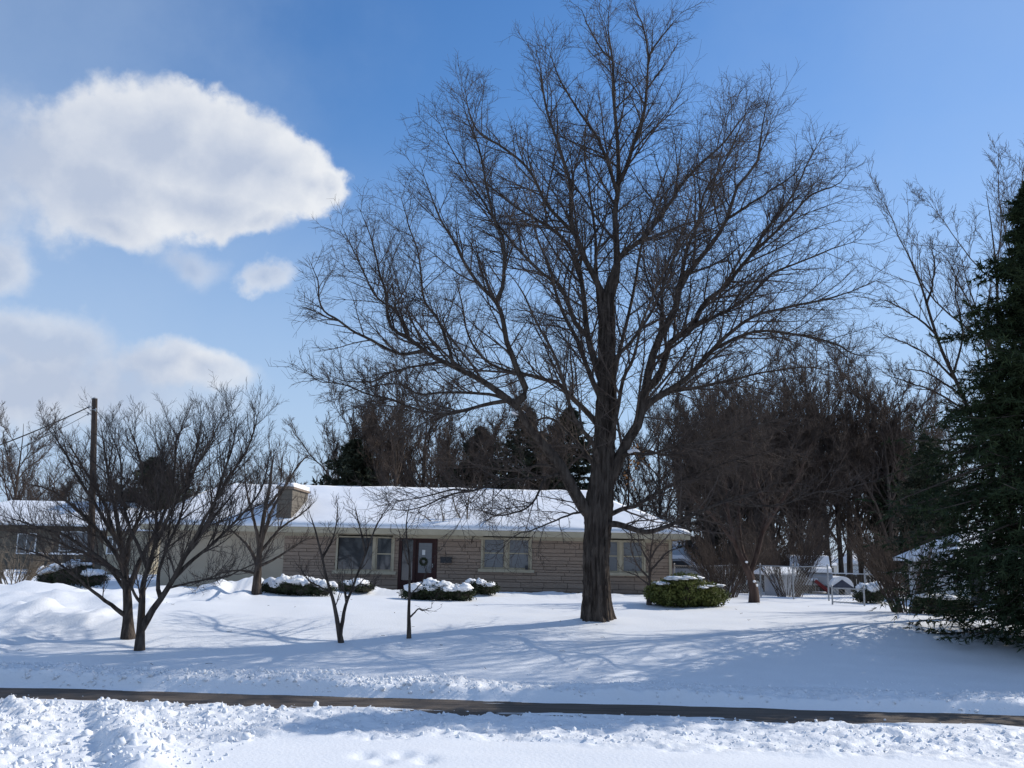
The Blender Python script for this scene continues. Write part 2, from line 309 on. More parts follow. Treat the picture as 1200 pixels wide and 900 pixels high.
# ------------------------------------------------------------------ terrain
RS = 0.055
def road_s(x, y): return y + RS * x
def blocks(x, y, f, seed):          # broken slabs: every cell has a height of its own
    x = np.asarray(x, float) * f; y = np.asarray(y, float) * f
    ix, iy = np.floor(x), np.floor(y); best = np.full(x.shape, 9.0); val = np.zeros(x.shape)
    for a in (-1, 0, 1):
        for b in (-1, 0, 1):
            cx, cy = ix + a, iy + b
            px = cx + .5 + .45 * hash2(cx, cy, seed); py = cy + .5 + .45 * hash2(cx, cy, seed + 1)
            d = (x - px) ** 2 + (y - py) ** 2; m = d < best
            best = np.where(m, d, best); val = np.where(m, hash2(cx, cy, seed + 2) + .8 * hash2(cx, cy, seed + 3) * (x - px), val)
    return val
R0, R1, ZR = 12.55, 13.95, -.41    # visible carriageway between the two ploughed banks, and its level
def ground_h(x, y, want_crumble=False):
    x = np.asarray(x, float); y = np.asarray(y, float)
    s = road_s(x, y) + .07 * fbm(x * .9, y * .9, 3, 5)
    z = np.interp(s, [-80, 2, 8, 10.4, 11.5, 12.2, R0 + .05, R1 - .05, R1 + .13, R1 + .5, 15.2, 17, 19, 21, 22, 24, 33, 44, 60, 120, 600],
                     [-.15, -.2, -.3, -.32, -.315, -.325, ZR - .02, ZR - .02, -.22, -.185, -.27, -.14, .035, .21, .27, .31, .36, .22, .2, .3, .6])
    soft = fbm(x * .22, y * .22, 3, 11) * .05 * sstep(14.5, 18, s) * (1 - .6 * sstep(19, 21, y) * sstep(24, 22, y)) + fbm(x * .5, y * .9, 3, 12) * .018
    bank_far = sstep(R1 - .02, R1 + .2, s) * (1 - sstep(14.6, 15.5, s))
    edge = 10.5 - .3 * sstep(0, 6, x) + fbm(x * .7, y * .7, 2, 9) * .25 - 1.5 * sstep(-2.2, -4.2, x)
    bank_near = sstep(edge - .12, edge + .25, s) * (1 - sstep(R0 - .25, R0 + .02, s))
    lump = (fbm(x * 1.5, y * 1.5, 2, 21) * .04 + fbm(x * 5, y * 5, 3, 22) * .025 + np.abs(fbm(x * 10, y * 10, 3, 23)) * .022
            + blocks(x, y, 5, 24) * .022 + blocks(x + .4 * y, y - .3 * x, 11, 25) * .022 + vnoise(x * 20, y * 20, 26) * .010)
    patch = .55 + .45 * sstep(-.35, .35, fbm(x * .45, y * .6, 2, 28))       # coarse and fine stretches
    left = .45 + .55 * sstep(1.5, -2.5, x)
    z = z + soft + bank_far * lump * (.45 + .75 * left) * patch + bank_near * lump * (.5 + .55 * left) * (.4 + .6 * patch)
    z = z + bank_far * .08 * fbm(x * .5, y * .2, 2, 31)
    # windrows and wheel ruts where the drive meets the road, on the left
    cx = -3.95 - (y - 9.0) * .50
    near = sstep(R0 + .05, R0 - .45, s)
    rid = np.exp(-((x - cx - .5) / .32) ** 2) * .13 * (1 - .6 * sstep(10.8, 12.4, s))
    drv = sstep(cx + .3, cx - .4, x) * near
    z = z + near * rid * sstep(7, 8.3, y) * (1 + .35 * fbm(x * 3, y * 3, 2, 41)) - drv * .05 - near * .10 * np.exp(-((x - cx + .05) / .25) ** 2)
    rut = np.abs(np.sin((x * .75 + y * .8) * 4.0 + fbm(x, y, 2, 43) * .8)) ** .6
    z = z + drv * (.085 * rut + lump * .45 - .05)
    # ploughed drive and heaps in front of the garage
    dl = sstep(-8.2, -9.3, x) * sstep(15.6, 17.4, y) * (1 - sstep(33, 36, y))
    z = z + dl * (fbm(x * .9, y * .5, 3, 51) * .12 + fbm(x * 3, y * 3, 3, 52) * .05)
    for (gx, gy, a, wx, wy) in ((-8.6, 27.5, .42, .9, 1.1), (-7.6, 28.6, .5, 1.0, .9), (-6.5, 29.5, .35, 1.0, .8), (-5.2, 30.6, .30, 1.2, .8), (-12.2, 23.5, .30, 2.2, 1.0), (-10.6, 21.0, .22, 1.8, .8), (-8.6, 19.8, .16, 1.4, .6), (-14.5, 26, .35, 2.0, 1.0), (2.9, 30.8, .16, 1.3, .6), (-2.2, 30.5, .2, 1.6, .8), (.9, 31.4, .12, 2.2, .7)):
        g = np.exp(-((x - gx) / wx) ** 2 - ((y - gy) / wy) ** 2)
        z = z + g * a * (1 + .35 * fbm(x * 2.2, y * 2.2, 4, 61))
    z = z + .07 * np.exp(-(np.hypot(x - 2.12, y - 21.8) / .75) ** 2)           # drift round the big trunk
    for (gx, gy) in ((-1.45, 9.75), (-1.22, 9.55), (-1.05, 9.80), (-.8, 9.6)):
        z = z - .05 * np.exp(-((x - gx) / .09) ** 2 - ((y - gy) / .15) ** 2)
    # carriageway: slush left in streaks that follow the wheels
    z = np.where(s < R0 - .12, np.maximum(z, ZR + .05 + .03 * vnoise(x * 9, y * 9, 77)), z)
    onroad = sstep(R0, R0 + .2, s) * (1 - sstep(R1 - .22, R1, s))
    st = fbm(x * .5, s * 5.0, 4, 71)
    slush = np.where(s < 13.0, st * .030 + .004, st * .011 - .010)
    z = z * (1 - onroad) + onroad * (ZR + np.clip(slush, -.03, .02) - .004)
    if want_crumble: return z, np.clip(np.maximum(np.maximum(bank_far * patch, bank_near), np.maximum(drv, .5 * dl)), 0, 1)
    return z
def gh(x, y): return float(ground_h(np.array([x]), np.array([y]))[0])
def on_ground(px, py):
    z = .25
    for _ in range(12):
        p = on_plane(px, py, z); z = .5 * z + .5 * gh(p[0], p[1])
    p = on_plane(px, py, z); p[2] = gh(p[0], p[1]); return p

def spread(a, b, step): return np.arange(a, b, step)
def grow_axis(start, first, factor, end):
    out = []; p = start; d = first
    while p < end: p += d; d *= factor; out.append(p)
    return np.array(out)
xs_r = grow_axis(8.8, .05, 1.06, 700)
xs = np.concatenate([-xs_r[::-1], spread(-8.8, 8.8, .042), xs_r])
ys_b = grow_axis(0, .3, 1.25, 300)
ys = np.concatenate([-(ys_b[::-1]) + 7.6, spread(7.6, 9.2, .06), spread(9.2, 15.6, .037), grow_axis(15.6, .045, 1.03, 40), ])
ys = np.concatenate([ys, grow_axis(ys[-1], .6, 1.08, 1500)])
X, Y = np.meshgrid(xs, ys)
Z, CR = ground_h(X, Y, True)
nx, ny = len(xs), len(ys)
idx = np.arange(nx * ny).reshape(ny, nx)
Fq = np.stack([idx[:-1, :-1], idx[:-1, 1:], idx[1:, 1:], idx[1:, :-1]], -1).reshape(-1, 4)
g = mesh_obj('snow_ground', np.stack([X, Y, Z], -1).reshape(-1, 3), Fq, MAT['snow'], smooth=True); tag(g, kind='structure')
ca_ = g.data.attributes.new('crumble', 'FLOAT', 'POINT'); ca_.data.foreach_set('value', CR.ravel().astype(np.float32))
# road sheet
rx = np.linspace(-300, 300, 121); V = []; Fc = []
for i, x in enumerate(rx):
    for s_ in (12.2, 12.9, 13.5, 14.2): V.append((x, s_ - RS * x, ZR))
for i in range(len(rx) - 1):
    for j in range(3): a = i * 4 + j; Fc.append((a, a + 4, a + 5, a + 1))
tag(mesh_obj('road', V, Fc, MAT['asphalt']), kind='structure')
# broken lumps of ploughed snow lying on the banks
def clods():
    bm = bmesh.new(); bmesh.ops.create_icosphere(bm, subdivisions=1, radius=1); bv = np.array([v.co[:] for v in bm.verts]); bf = np.array([[v.index for v in f.verts] for f in bm.faces]); bm.free()
    P = []
    def put(n, s0, s1, x0, x1, r0, r1):
        x = rng.uniform(x0, x1, n); s = rng.uniform(s0, s1, n); r = r0 * (r1 / r0) ** (rng.random(n) ** 2.6); P.append(np.stack([x, s - RS * x, r], 1))
    put(2600, R1 + .02, 15.0, -9, -.8, .008, .045); put(900, R1 + .02, 14.8, -.8, 9, .008, .03); put(200, 14.8, 15.8, -9, 9, .008, .03)
    put(2600, 10.6, R0 - .02, -7.5, 7.5, .007, .034); put(1300, 8.6, 12.3, -6.8, -2.8, .009, .05); put(160, R0 - .1, 13.3, -8, 8, .008, .03)
    P = np.concatenate(P); n = len(P)
    zz = ground_h(P[:, 0], P[:, 1])
    q = rng.normal(size=(n, 3, 3)); Q = np.linalg.qr(q)[0]
    sc = rng.uniform(.45, 1.35, (n, 1, 3)); jit = 1 + rng.uniform(-.42, .42, (n, len(bv), 1))
    V = (bv[None] * jit * sc * P[:, 2][:, None, None]) @ Q
    V = V + np.stack([P[:, 0], P[:, 1], zz + P[:, 2] * .25], 1)[:, None]
    Fc = bf[None] + (np.arange(n) * len(bv))[:, None, None]
    o = mesh_obj('snow_clods', V.reshape(-1, 3), Fc.reshape(-1, 3), MAT['snow']); tag(o, 'crumbled lumps of ploughed snow lying along both road banks', 'snow', kind='stuff')
clods()

def fallen_twigs():
    g = np.random.default_rng(17); n = 40; x = g.uniform(-9, 9, n); y = g.uniform(15.8, 30, n); z = ground_h(x, y) + .012; a = g.random(n) * 6.28; L = g.uniform(.03, .14, n); P = np.empty((n, 4, 3))
    for k in range(4):
        f = k / 3 - .5; P[:, k, 0] = x + np.cos(a) * L * f + g.normal(size=n) * .012; P[:, k, 1] = y + np.sin(a) * L * f; P[:, k, 2] = z + g.random(n) * .02
    tb = Tubes(); tb.add(P, np.full((n, 4), .004), 3); tag(tb.build('fallen_twigs', MAT['twig']), 'bits of broken twig scattered over the snowy lawn', 'twigs', kind='stuff')
fallen_twigs()
# ------------------------------------------------------------------ the house
def build_house():
    FY = 33.0; EV = FY - .55
    def X(px, py, Yd=FY): return at(px, py, Yd)[0]
    def Zp(px, py, Yd=FY): return at(px, py, Yd)[2]
    xl, xm, xr = X(186, 655), X(332, 655), X(788, 655)
    z0 = gh(0, FY) - .25; ze = Zp(600, 629); 
    base = np.array([(xl + xr) / 2, FY, gh(0, FY)])
    h = thing('ranch_house', 'long low stone ranch house under a snow-covered hip roof', 'house', base)
    zt = ze + .04
    # openings, as photo pixels -> metres on the wall
    def rect(x0, y0, x1, y1): return X(x0, (y0 + y1) / 2), X(x1, (y0 + y1) / 2), Zp((x0 + x1) / 2, y1), Zp((x0 + x1) / 2, y0)
    W_pic = rect(396, 628.5, 460, 669); W_mid = rect(566, 630, 621, 667); W_right = rect(712, 633, 754, 671); DOOR = rect(467, 629, 512, 692)
    opens = [W_pic, W_mid, W_right, DOOR]
    wall = MB()
    cuts = sorted(opens); x = xm
    for (a, b, c, d) in cuts:
        wall.box(x, a, FY, FY + .2, z0, zt); wall.box(a, b, FY, FY + .2, z0, c)
        if d < zt - .01: wall.box(a, b, FY, FY + .2, d, zt)
        x = b
    wall.box(x, xr, FY, FY + .2, z0, zt)
    D = 9.2
    wall.box(xr - .2, xr, FY + .2, FY + D, z0, zt); wall.box(xm, xr - .2, FY + D - .2, FY + D, z0, zt)
    wo = wall.build('stone_wall', MAT['mortar'], h)
    # stones, course by course
    um = bpy.data.meshes.new('stone'); bmm = bmesh.new(); bmesh.ops.create_cube(bmm, size=1)
    bmesh.ops.bevel(bmm, geom=[e for e in bmm.edges], offset=.03, segments=1, affect='EDGES'); bmm.to_mesh(um); bmm.free(); um.materials.append(MAT['stone'])
    r = random.Random(5); z = z0; k = 0
    zs = []
    while z < zt - .05:
        hh = r.choice((.09, .12, .12, .15, .20)); hh = min(hh, zt - z); zs.append((z, hh)); z += hh
    for z, hh in zs:
        x = xm - r.uniform(0, .6)
        while x < xr:
            l = r.choice((.5, .65, .8, 1.0, 1.3)) * r.uniform(.85, 1.15); x1 = min(x + l, xr); xa = max(x, xm); x = x + l
            if z + hh < base[2] - .05: continue
            segs = [(xa, x1)]
            for (a, b, c, d) in opens:
                if z + hh > c + .02 and z < d - .02:
                    ns = []
                    for p, q in segs:
                        if q <= a or p >= b: ns.append((p, q))
                        else:
                            if p < a: ns.append((p, a))
                            if q > b: ns.append((b, q))
                    segs = ns
            for p, q in segs:
                if q - p < .09: continue
                o = bpy.data.objects.new('stone', um); COL.objects.link(o); o.parent = wo
                t = r.uniform(.03, .05)
                o.location = np.array([(p + q) / 2, FY - t / 2 + .001, z + hh / 2]) - base; o.scale = (q - p - .022, t, hh - .02); k += 1
    print('stones', k)
    gw = MB(); gw.box(xl, xm, FY, FY + .2, z0, zt); gw.box(xl, xl + .2, FY + .2, FY + D, z0, zt); gw.box(xl + .2, xm, FY + D - .2, FY + D, z0, zt)
    gw.build('garage_wall', MAT['garage_wall'], h)
    # roof: hipped, with soffit and fascia
    ov = .55; ax0, ax1, ay0, ay1 = xl - ov, xr + ov, FY - ov, FY + D + ov
    zr = at(520, 571.5, FY + D / 2)[2] - .16; rx0, rx1 = X(262, 571, FY + D / 2), X(690, 574, FY + D / 2); ry = FY + D / 2
    ef = ze + .20
    so = MB(); so.box(ax0 + .03, ax1 - .03, ay0 + .03, FY - .002, ze + .05, ze + .09); so.box(xr + .002, ax1 - .03, FY - .002, ay1 - .03, ze + .05, ze + .09); so.box(ax0 + .03, xl - .002, FY - .002, ay1 - .03, ze + .05, ze + .09)
    so.build('soffit', MAT['trim'], h)
    fa = MB(); fa.box(ax0, ax1, ay0, ay0 + .03, ze, ef); fa.box(ax0, ax0 + .03, ay0 + .03, ay1, ze, ef); fa.box(ax1 - .03, ax1, ay0 + .03, ay1, ze, ef)
    fa.box(xm, xr, FY - .06, FY - .002, ze - .12, ze + .05)
    fa.build('fascia', MAT['trim'], h)
    E0 = [(ax0, ay0, ef), (ax1, ay0, ef), (ax1, ay1, ef), (ax0, ay1, ef)]; RR = [(rx0, ry, zr), (rx1, ry, zr)]
    faces = [(0, 1, 5, 4), (1, 2, 5), (2, 3, 4, 5), (3, 0, 4)]
    rf = MB(); rf.add(E0 + RR, faces + [(3, 2, 1, 0)]); ro = rf.build('roof', MAT['shingle'], h)
    # snow blanket on the front and end slopes, thinning and wavy at the eave
    def slope_snow(c0, c1, r0, r1, nu, nv, seed):
        c0, c1, r0, r1 = map(np.array, (c0, c1, r0, r1)); Vt = []; Vb = []
        for j in range(nv + 1):
            t = j / nv
            for i in range(nu + 1):
                u = i / nu; p = (c0 * (1 - u) + c1 * u) * (1 - t) + (r0 * (1 - u) + r1 * u) * t
                nse = float(fbm(p[0] * .9, p[1] * .9, 3, seed)); th = .15 + .03 * nse
                e = min(1, t / .05) ; th *= .45 + .55 * math.sqrt(max(e, 0))
                out = (0, 0, 0)
                Vb.append(p + np.array([0, 0, .004])); Vt.append(p + np.array([0, -.03 + .02 * nse if (j == 0 and abs(c0[1] - c1[1]) < .01) else 0, th]))
        n = (nu + 1) * (nv + 1); Fc = []
        id_ = lambda i, j: j * (nu + 1) + i
        for j in range(nv):
            for i in range(nu): Fc.append((id_(i, j), id_(i + 1, j), id_(i + 1, j + 1), id_(i, j + 1)))
        for i in range(nu): Fc.append((n + id_(i, 0), n + id_(i + 1, 0), id_(i + 1, 0), id_(i, 0)))
        for j in range(nv):
            Fc.append((id_(0, j), id_(0, j + 1), n + id_(0, j + 1), n + id_(0, j))); Fc.append((n + id_(nu, j), n + id_(nu, j + 1), id_(nu, j + 1), id_(nu, j)))
        for i in range(nu): Fc.append((id_(i, nv), id_(i + 1, nv), n + id_(i + 1, nv), n + id_(i, nv)))
        return np.array(Vt + Vb), Fc
    sm = MB()
    sm.add(*slope_snow(E0[0], E0[1], RR[0], RR[1], 90, 26, 3)); sm.add(*slope_snow(E0[1], E0[2], RR[1], RR[1], 30, 20, 4)); sm.add(*slope_snow(E0[3], E0[0], RR[0], RR[0], 30, 20, 6)); sm.add(*slope_snow(E0[2], E0[3], RR[1], RR[0], 60, 16, 5))
    sm.build('roof_snow', MAT['clean_snow'], ro, smooth=True)
    # chimney on the front slope
    cx0, cx1 = X(325, 590, FY), X(343, 590, FY); cy0, cy1 = FY - .1, FY + 2.5; ct = at(335, 573, FY)[2]
    cm = MB(); rr = random.Random(3); z = ef - .1; 
    while z < ct - .01:
        hh = min(rr.choice((.1, .14, .18)), ct - z)
        j = rr.uniform(0, .018); cm.box(cx0 + j, cx1 - j, cy0 + j, cy1 - j, z + .006, z + hh - .006); z += hh
    cm.box(cx0 + .03, cx1 - .03, cy0 + .03, cy1 - .03, ef - .1, ct - .01)
    co = cm.build('chimney', MAT['chimney'], ro)
    cc = MB(); cc.box(cx0 - .05, cx1 + .05, cy0 - .05, cy1 + .05, ct, ct + .08); cc.build('chimney_cap', MAT['mortar'], ro)
    cs = MB(); cs.add(*slope_snow((cx0 - .02, cy0 - .02, ct + .082), (cx1 + .02, cy0 - .02, ct + .082), (cx0 - .02, cy1, ct + .082), (cx1 + .02, cy1, ct + .082), 6, 16, 9)); cs.build('chimney_snow', MAT['clean_snow'], ro, smooth=True)
    # windows
    def double_hung(a, b, c, d, win, blind):
        y = FY + .04; f = .055; m = (c + d) / 2
        fr = MB(); fr.box(a, a + f, y - .03, y + .05, c, d); fr.box(b - f, b, y - .03, y + .05, c, d); fr.box(a + f, b - f, y - .03, y + .05, d - f, d); fr.box(a + f, b - f, y - .03, y + .05, c, c + f); fr.box(a + f, b - f, y - .02, y + .02, m - .022, m + .022)
        fr.build('sash', MAT['trim'], win)
        for (lo, hi, off) in ((c + f, m - .022, .012), (m + .022, d - f, .03)):
            gl = MB(); gl.box(a + f, b - f, y + off, y + off + .008, lo, hi); gl.build('pane', MAT['blind'] if blind else MAT['glass'], win)
    def window(r, splits, label, blind):
        a, b, c, d = r; win = bpy.data.objects.new('window', None); 
        fr = MB(); t = .07
        fr.box(a - t, a, FY - .065, FY + .12, c - .02, d + .02); fr.box(b, b + t, FY - .065, FY + .12, c - .02, d + .02)
        for s in splits[1:-1]: xm_ = a + (b - a) * s; fr.box(xm_ - .055, xm_ + .055, FY - .04, FY + .12, c, d)
        fr.box(a, b, FY - .06, FY + .12, d - .002, d + .05)
        win = fr.build('window', MAT['trim'], h); win['label'] = label
        si = MB(); si.box(a - .16, b + .16, FY - .13, FY + .02, c - .11, c); si.build('sill', MAT['trim'], win)
        for s0, s1, kind in zip(splits[:-1], splits[1:], blind):
            p = a + (b - a) * s0 + (.057 if s0 > 0 else .001); q = a + (b - a) * s1 - (.057 if s1 < 1 else .001)
            if kind == 'fixed':
                gl = MB(); gl.box(p, q, FY + .05, FY + .06, c, d); gl.build('pane', MAT['glass'], win)
                ed = MB(); ed.box(p, q, FY + .02, FY + .05, c, c + .05); ed.box(p, q, FY + .02, FY + .05, d - .05, d); ed.build('frame', MAT['trim'], win)
            else: double_hung(p, q, c, d, win, kind == 'blind')
        return win
    window(W_pic, (0, .66, 1), 'picture window with a narrow sash beside it', ('fixed', 'glass'))
    window(W_mid, (0, .5, 1), 'pair of sash windows between door and big tree', ('blind', 'blind'))
    window(W_right, (0, .36, 1), 'sash windows partly behind the big trunk', ('blind', 'blind'))
    # entrance: dark red frame, sidelight and storm door
    a, b, c, d = DOOR; y = FY
    dm = MB(); dm.box(a, a + .10, y - .02, y + .16, c, d); dm.box(b - .10, b, y - .02, y + .16, c, d); dm.box(a + .1, b - .1, y - .02, y + .16, d - .1, d)
    sp_ = a + (b - a) * .40; dm.box(sp_ - .05, sp_ + .05, y - .02, y + .16, c, d - .1); dm.box(a + .1, sp_ - .05, y, y + .16, c, c + .35)
    do = dm.build('door_frame', MAT['door_red'], h)
    gl = MB(); gl.box(a + .1, sp_ - .05, y + .10, y + .11, c + .35, d - .1); gl.build('sidelight', MAT['glass'], do)
    dd = MB(); p, q = sp_ + .05, b - .1
    dd.box(p, q, y + .05, y + .09, c, c + .62); dd.box(p, p + .1, y + .05, y + .09, c + .62, d - .1); dd.box(q - .1, q, y + .05, y + .09, c + .62, d - .1); dd.box(p + .1, q - .1, y + .05, y + .09, d - .22, d - .1)
    dr = dd.build('door', MAT['door_red'], h); gl = MB(); gl.box(p + .1, q - .1, y + .065, y + .072, c + .62, d - .22); gl.build('pane', MAT['blind'], dr)
    hd = MB(); hd.box(q - .075, q - .045, y + .01, y + .05, c + .8, c + .95); hd.build('handle', MAT['grey_metal'], dr)
    # decoration hung behind the storm-door glass
    wr = MB(); cxx = (p + q) / 2 - .05; cz = c + 1.02
    for i in range(10):
        an = i * math.pi / 5; wr.box(cxx + .11 * math.cos(an) - .045, cxx + .11 * math.cos(an) + .045, y + .035, y + .064, cz + .11 * math.sin(an) - .045, cz + .11 * math.sin(an) + .045)
    wr.build('wreath', MAT['hedge_leaf'], dr)
    sgn = MB(); sgn.box(cxx - .06, cxx + .05, y + .03, y + .064, cz + .24, cz + .42); sgn.build('door_ornament', MAT['white_paint'], dr)
    st = MB(); st.box(a - .3, b + .3, y - 1.1, y - .06, z0, c - .04); st.build('doorstep', MAT['mortar'], h)
    # mailbox on the wall right of the door
    mb = MB(); mx = X(523, 655); mz = Zp(523, 657); mb.box(mx - .2, mx + .2, y - .16, y - .05, mz - .08, mz + .10); mb.box(mx - .22, mx + .22, y - .19, y - .05, mz + .102, mz + .125); mb.build('mailbox', MAT['dark_metal'], h)
    # downspout at the right corner
    dp = MB(); dp.box(xr - .14, xr - .05, FY - .12, FY - .05, z0, ze); dp.build('downspout', MAT['trim'], h)
    vn = MB(); vx = X(617, 664); vn.box(vx - .05, vx + .05, FY - .2, FY - .1, W_mid[2], W_mid[2] + .14); vn.build('outdoor_sensor', MAT['dark_metal'], h)
    return h
build_house()

# ------------------------------------------------------------------ bare trees
def norm(v): return v / (np.linalg.norm(v, axis=-1, keepdims=True) + 1e-9)
def sprout(P, R, n, t0, t1, ang, lenf, K, up, wig, rratio, rmin, g, shrink=.55, lmax=9, lmin=0, by_len=0, flat=0, tip=None):
    """n children on each polyline; returns their polylines and radii"""
    Np, Kp, _ = P.shape
    seg = np.linalg.norm(np.diff(P, axis=1), axis=2); Ltot = seg.sum(1)
    t = (np.arange(n)[None] + g.random((Np, n))) / n; t = t0 + (t1 - t0) * t
    f = t * (Kp - 1); i0 = np.minimum(f.astype(int), Kp - 2); w = (f - i0)[..., None]
    ar = np.arange(Np)[:, None]
    pos = P[ar, i0] * (1 - w) + P[ar, i0 + 1] * w
    tan = norm(P[ar, i0 + 1] - P[ar, i0])
    rad = R[ar, i0] * (1 - w[..., 0]) + R[ar, i0 + 1] * w[..., 0]
    pos = pos.reshape(-1, 3); tan = tan.reshape(-1, 3); rad = rad.reshape(-1)
    L = (Ltot[:, None] * lenf * (1 - shrink * t) * g.uniform(.55, 1.25, (Np, n))).reshape(-1); L = np.clip(L, lmin, lmax)
    if tip is not None: L = np.minimum(L, tip + 4.5 * (1 - t.reshape(-1)))
    rnd = g.normal(size=pos.shape); rnd[:, 2] *= (1 - flat); rnd[:, 2] += .35 * min(1, up / .2)
    per = norm(rnd - (rnd * tan).sum(1, keepdims=True) * tan)
    a = g.normal(ang, ang * .22, len(pos))[:, None]
    d = norm(np.cos(a) * tan + np.sin(a) * per)
    Q = np.empty((len(pos), K, 3)); Q[:, 0] = pos; step = (L / (K - 1))[:, None]
    bend = norm(g.normal(size=pos.shape))
    if by_len:                        # longer limbs carry more shoots
        kp = g.random(len(pos)) < np.repeat(np.minimum(1, Ltot / by_len), n)
        pos, d, rad, L, step, Q, bend = pos[kp], d[kp], rad[kp], L[kp], step[kp], Q[kp], bend[kp]
    for k in range(1, K):
        d = norm(d + np.array([0, 0, up / (K - 1)]) + wig * g.normal(size=d.shape) + .12 * wig * bend)
        Q[:, k] = Q[:, k - 1] + d * step
    r0 = np.maximum(np.minimum(rad * rratio, L * .010 + rmin), rmin)
    tt = np.linspace(0, 1, K)[None]
    Rn = np.maximum(r0[:, None] * (1 - .75 * tt), rmin * (1 - .45 * tt))
    return Q, Rn
def resample(pts, rad, K):
    pts = np.asarray(pts, float); rad = np.asarray(rad, float)
    # Catmull-Rom smoothing through the given joints
    E = np.vstack([2 * pts[0] - pts[1], pts, 2 * pts[-1] - pts[-2]]); out = []; ro = []
    n = len(pts) - 1; al = np.concatenate([[0], np.cumsum(np.linalg.norm(np.diff(pts, axis=0), axis=1))])
    for k in range(K):
        f = float(np.interp(k / (K - 1) * al[-1], al, np.arange(n + 1))); i = min(int(f), n - 1); t = f - i
        p0, p1, p2, p3 = E[i], E[i + 1], E[i + 2], E[i + 3]
        out.append(.5 * ((2 * p1) + (-p0 + p2) * t + (2 * p0 - 5 * p1 + 4 * p2 - p3) * t * t + (-p0 + 3 * p1 - 3 * p2 + p3) * t ** 3))
        ro.append(rad[i] * (1 - t) + rad[i + 1] * t)
    return np.array(out), np.array(ro)
def px_limb(pix, Yb, doff, w0, w1, K, g=None, wig=0, start_off=0.0):
    """limb traced through photo pixels; it leaves depth Yb by doff metres along its length"""
    n = len(pix); pts = []; rad = []
    for i, (x, y) in enumerate(pix):
        t = i / (n - 1); Yd = Yb + start_off + (doff - start_off) * t ** 1.2
        pts.append(at(x, y, Yd)); rad.append((w0 + (w1 - w0) * t ** .6) / 2 * Yd / F_PX)
    P, R = resample(pts, rad, K)
    R = R * np.interp(np.linspace(0, 1, K), [0, .82, 1], [1, 1, .3])
    if wig and g is not None:
        nz = np.cumsum(g.normal(size=P.shape), 0) * wig; nz -= np.linspace(0, 1, K)[:, None] * nz[-1] * .5; nz[0] = 0
        P = P + nz
    return P, R
def snap(P, prev):
    """slide the root of a limb onto the nearest earlier limb"""
    if not prev: return P
    A = np.concatenate(prev); d = np.linalg.norm((A - P[0]) * np.array([1.6, .6, 1.6]), axis=1); k = int(d.argmin())
    if np.linalg.norm(A[k] - P[0]) < 3.0:
        w = (1 - np.linspace(0, 1, len(P)))[:, None] ** 1.5; P = P + (A[k] - P[0]) * w
    return P
def bark_trunk(pts, rad, flare, name, mat, parent, n=110, K=200, amp=.04, seed=3, zfreq=1.3):
    P, R = resample(pts, rad, K); z = P[:, 2] - P[0, 2]
    th = np.arange(n) * 2 * math.pi / n
    A, Zz = np.meshgrid(th, z)
    ca, sa = np.cos(A), np.sin(A)
    def cyl(fr, fz, sd, o): # noise wrapped round the trunk
        return fbm(ca * fr + 7 * sd + Zz * fz * .6, sa * fr + Zz * fz + 3 * sd, o, sd)
    ridg = 1 - np.abs(cyl(8.0, zfreq, seed, 3)) * 2
    lob = 1 + flare * np.exp(-np.maximum(Zz, 0) / .32) * (1 + .55 * np.sin(A * 5 + 1.3 + cyl(1, .5, seed + 3, 2)))
    rr = R[:, None] * lob * (1 + .10 * cyl(1.1, .8, seed + 9, 2)) + amp * ridg * np.minimum(1, R[:, None] / .2)
    T = norm(np.gradient(P, axis=0)); ref = np.array([1., 0, 0]); B = norm(np.cross(T, ref)); Aax = norm(np.cross(B, T))
    V = P[:, None] + rr[..., None] * (ca[..., None] * Aax[:, None] + sa[..., None] * B[:, None])
    idx = np.arange(K * n).reshape(K, n); a = idx[:-1]; b = idx[1:]
    Fq = np.stack([a, np.roll(a, -1, 1), np.roll(b, -1, 1), b], -1).reshape(-1, 4)
    return mesh_obj(name, V.reshape(-1, 3), Fq, mat, parent, None, True)

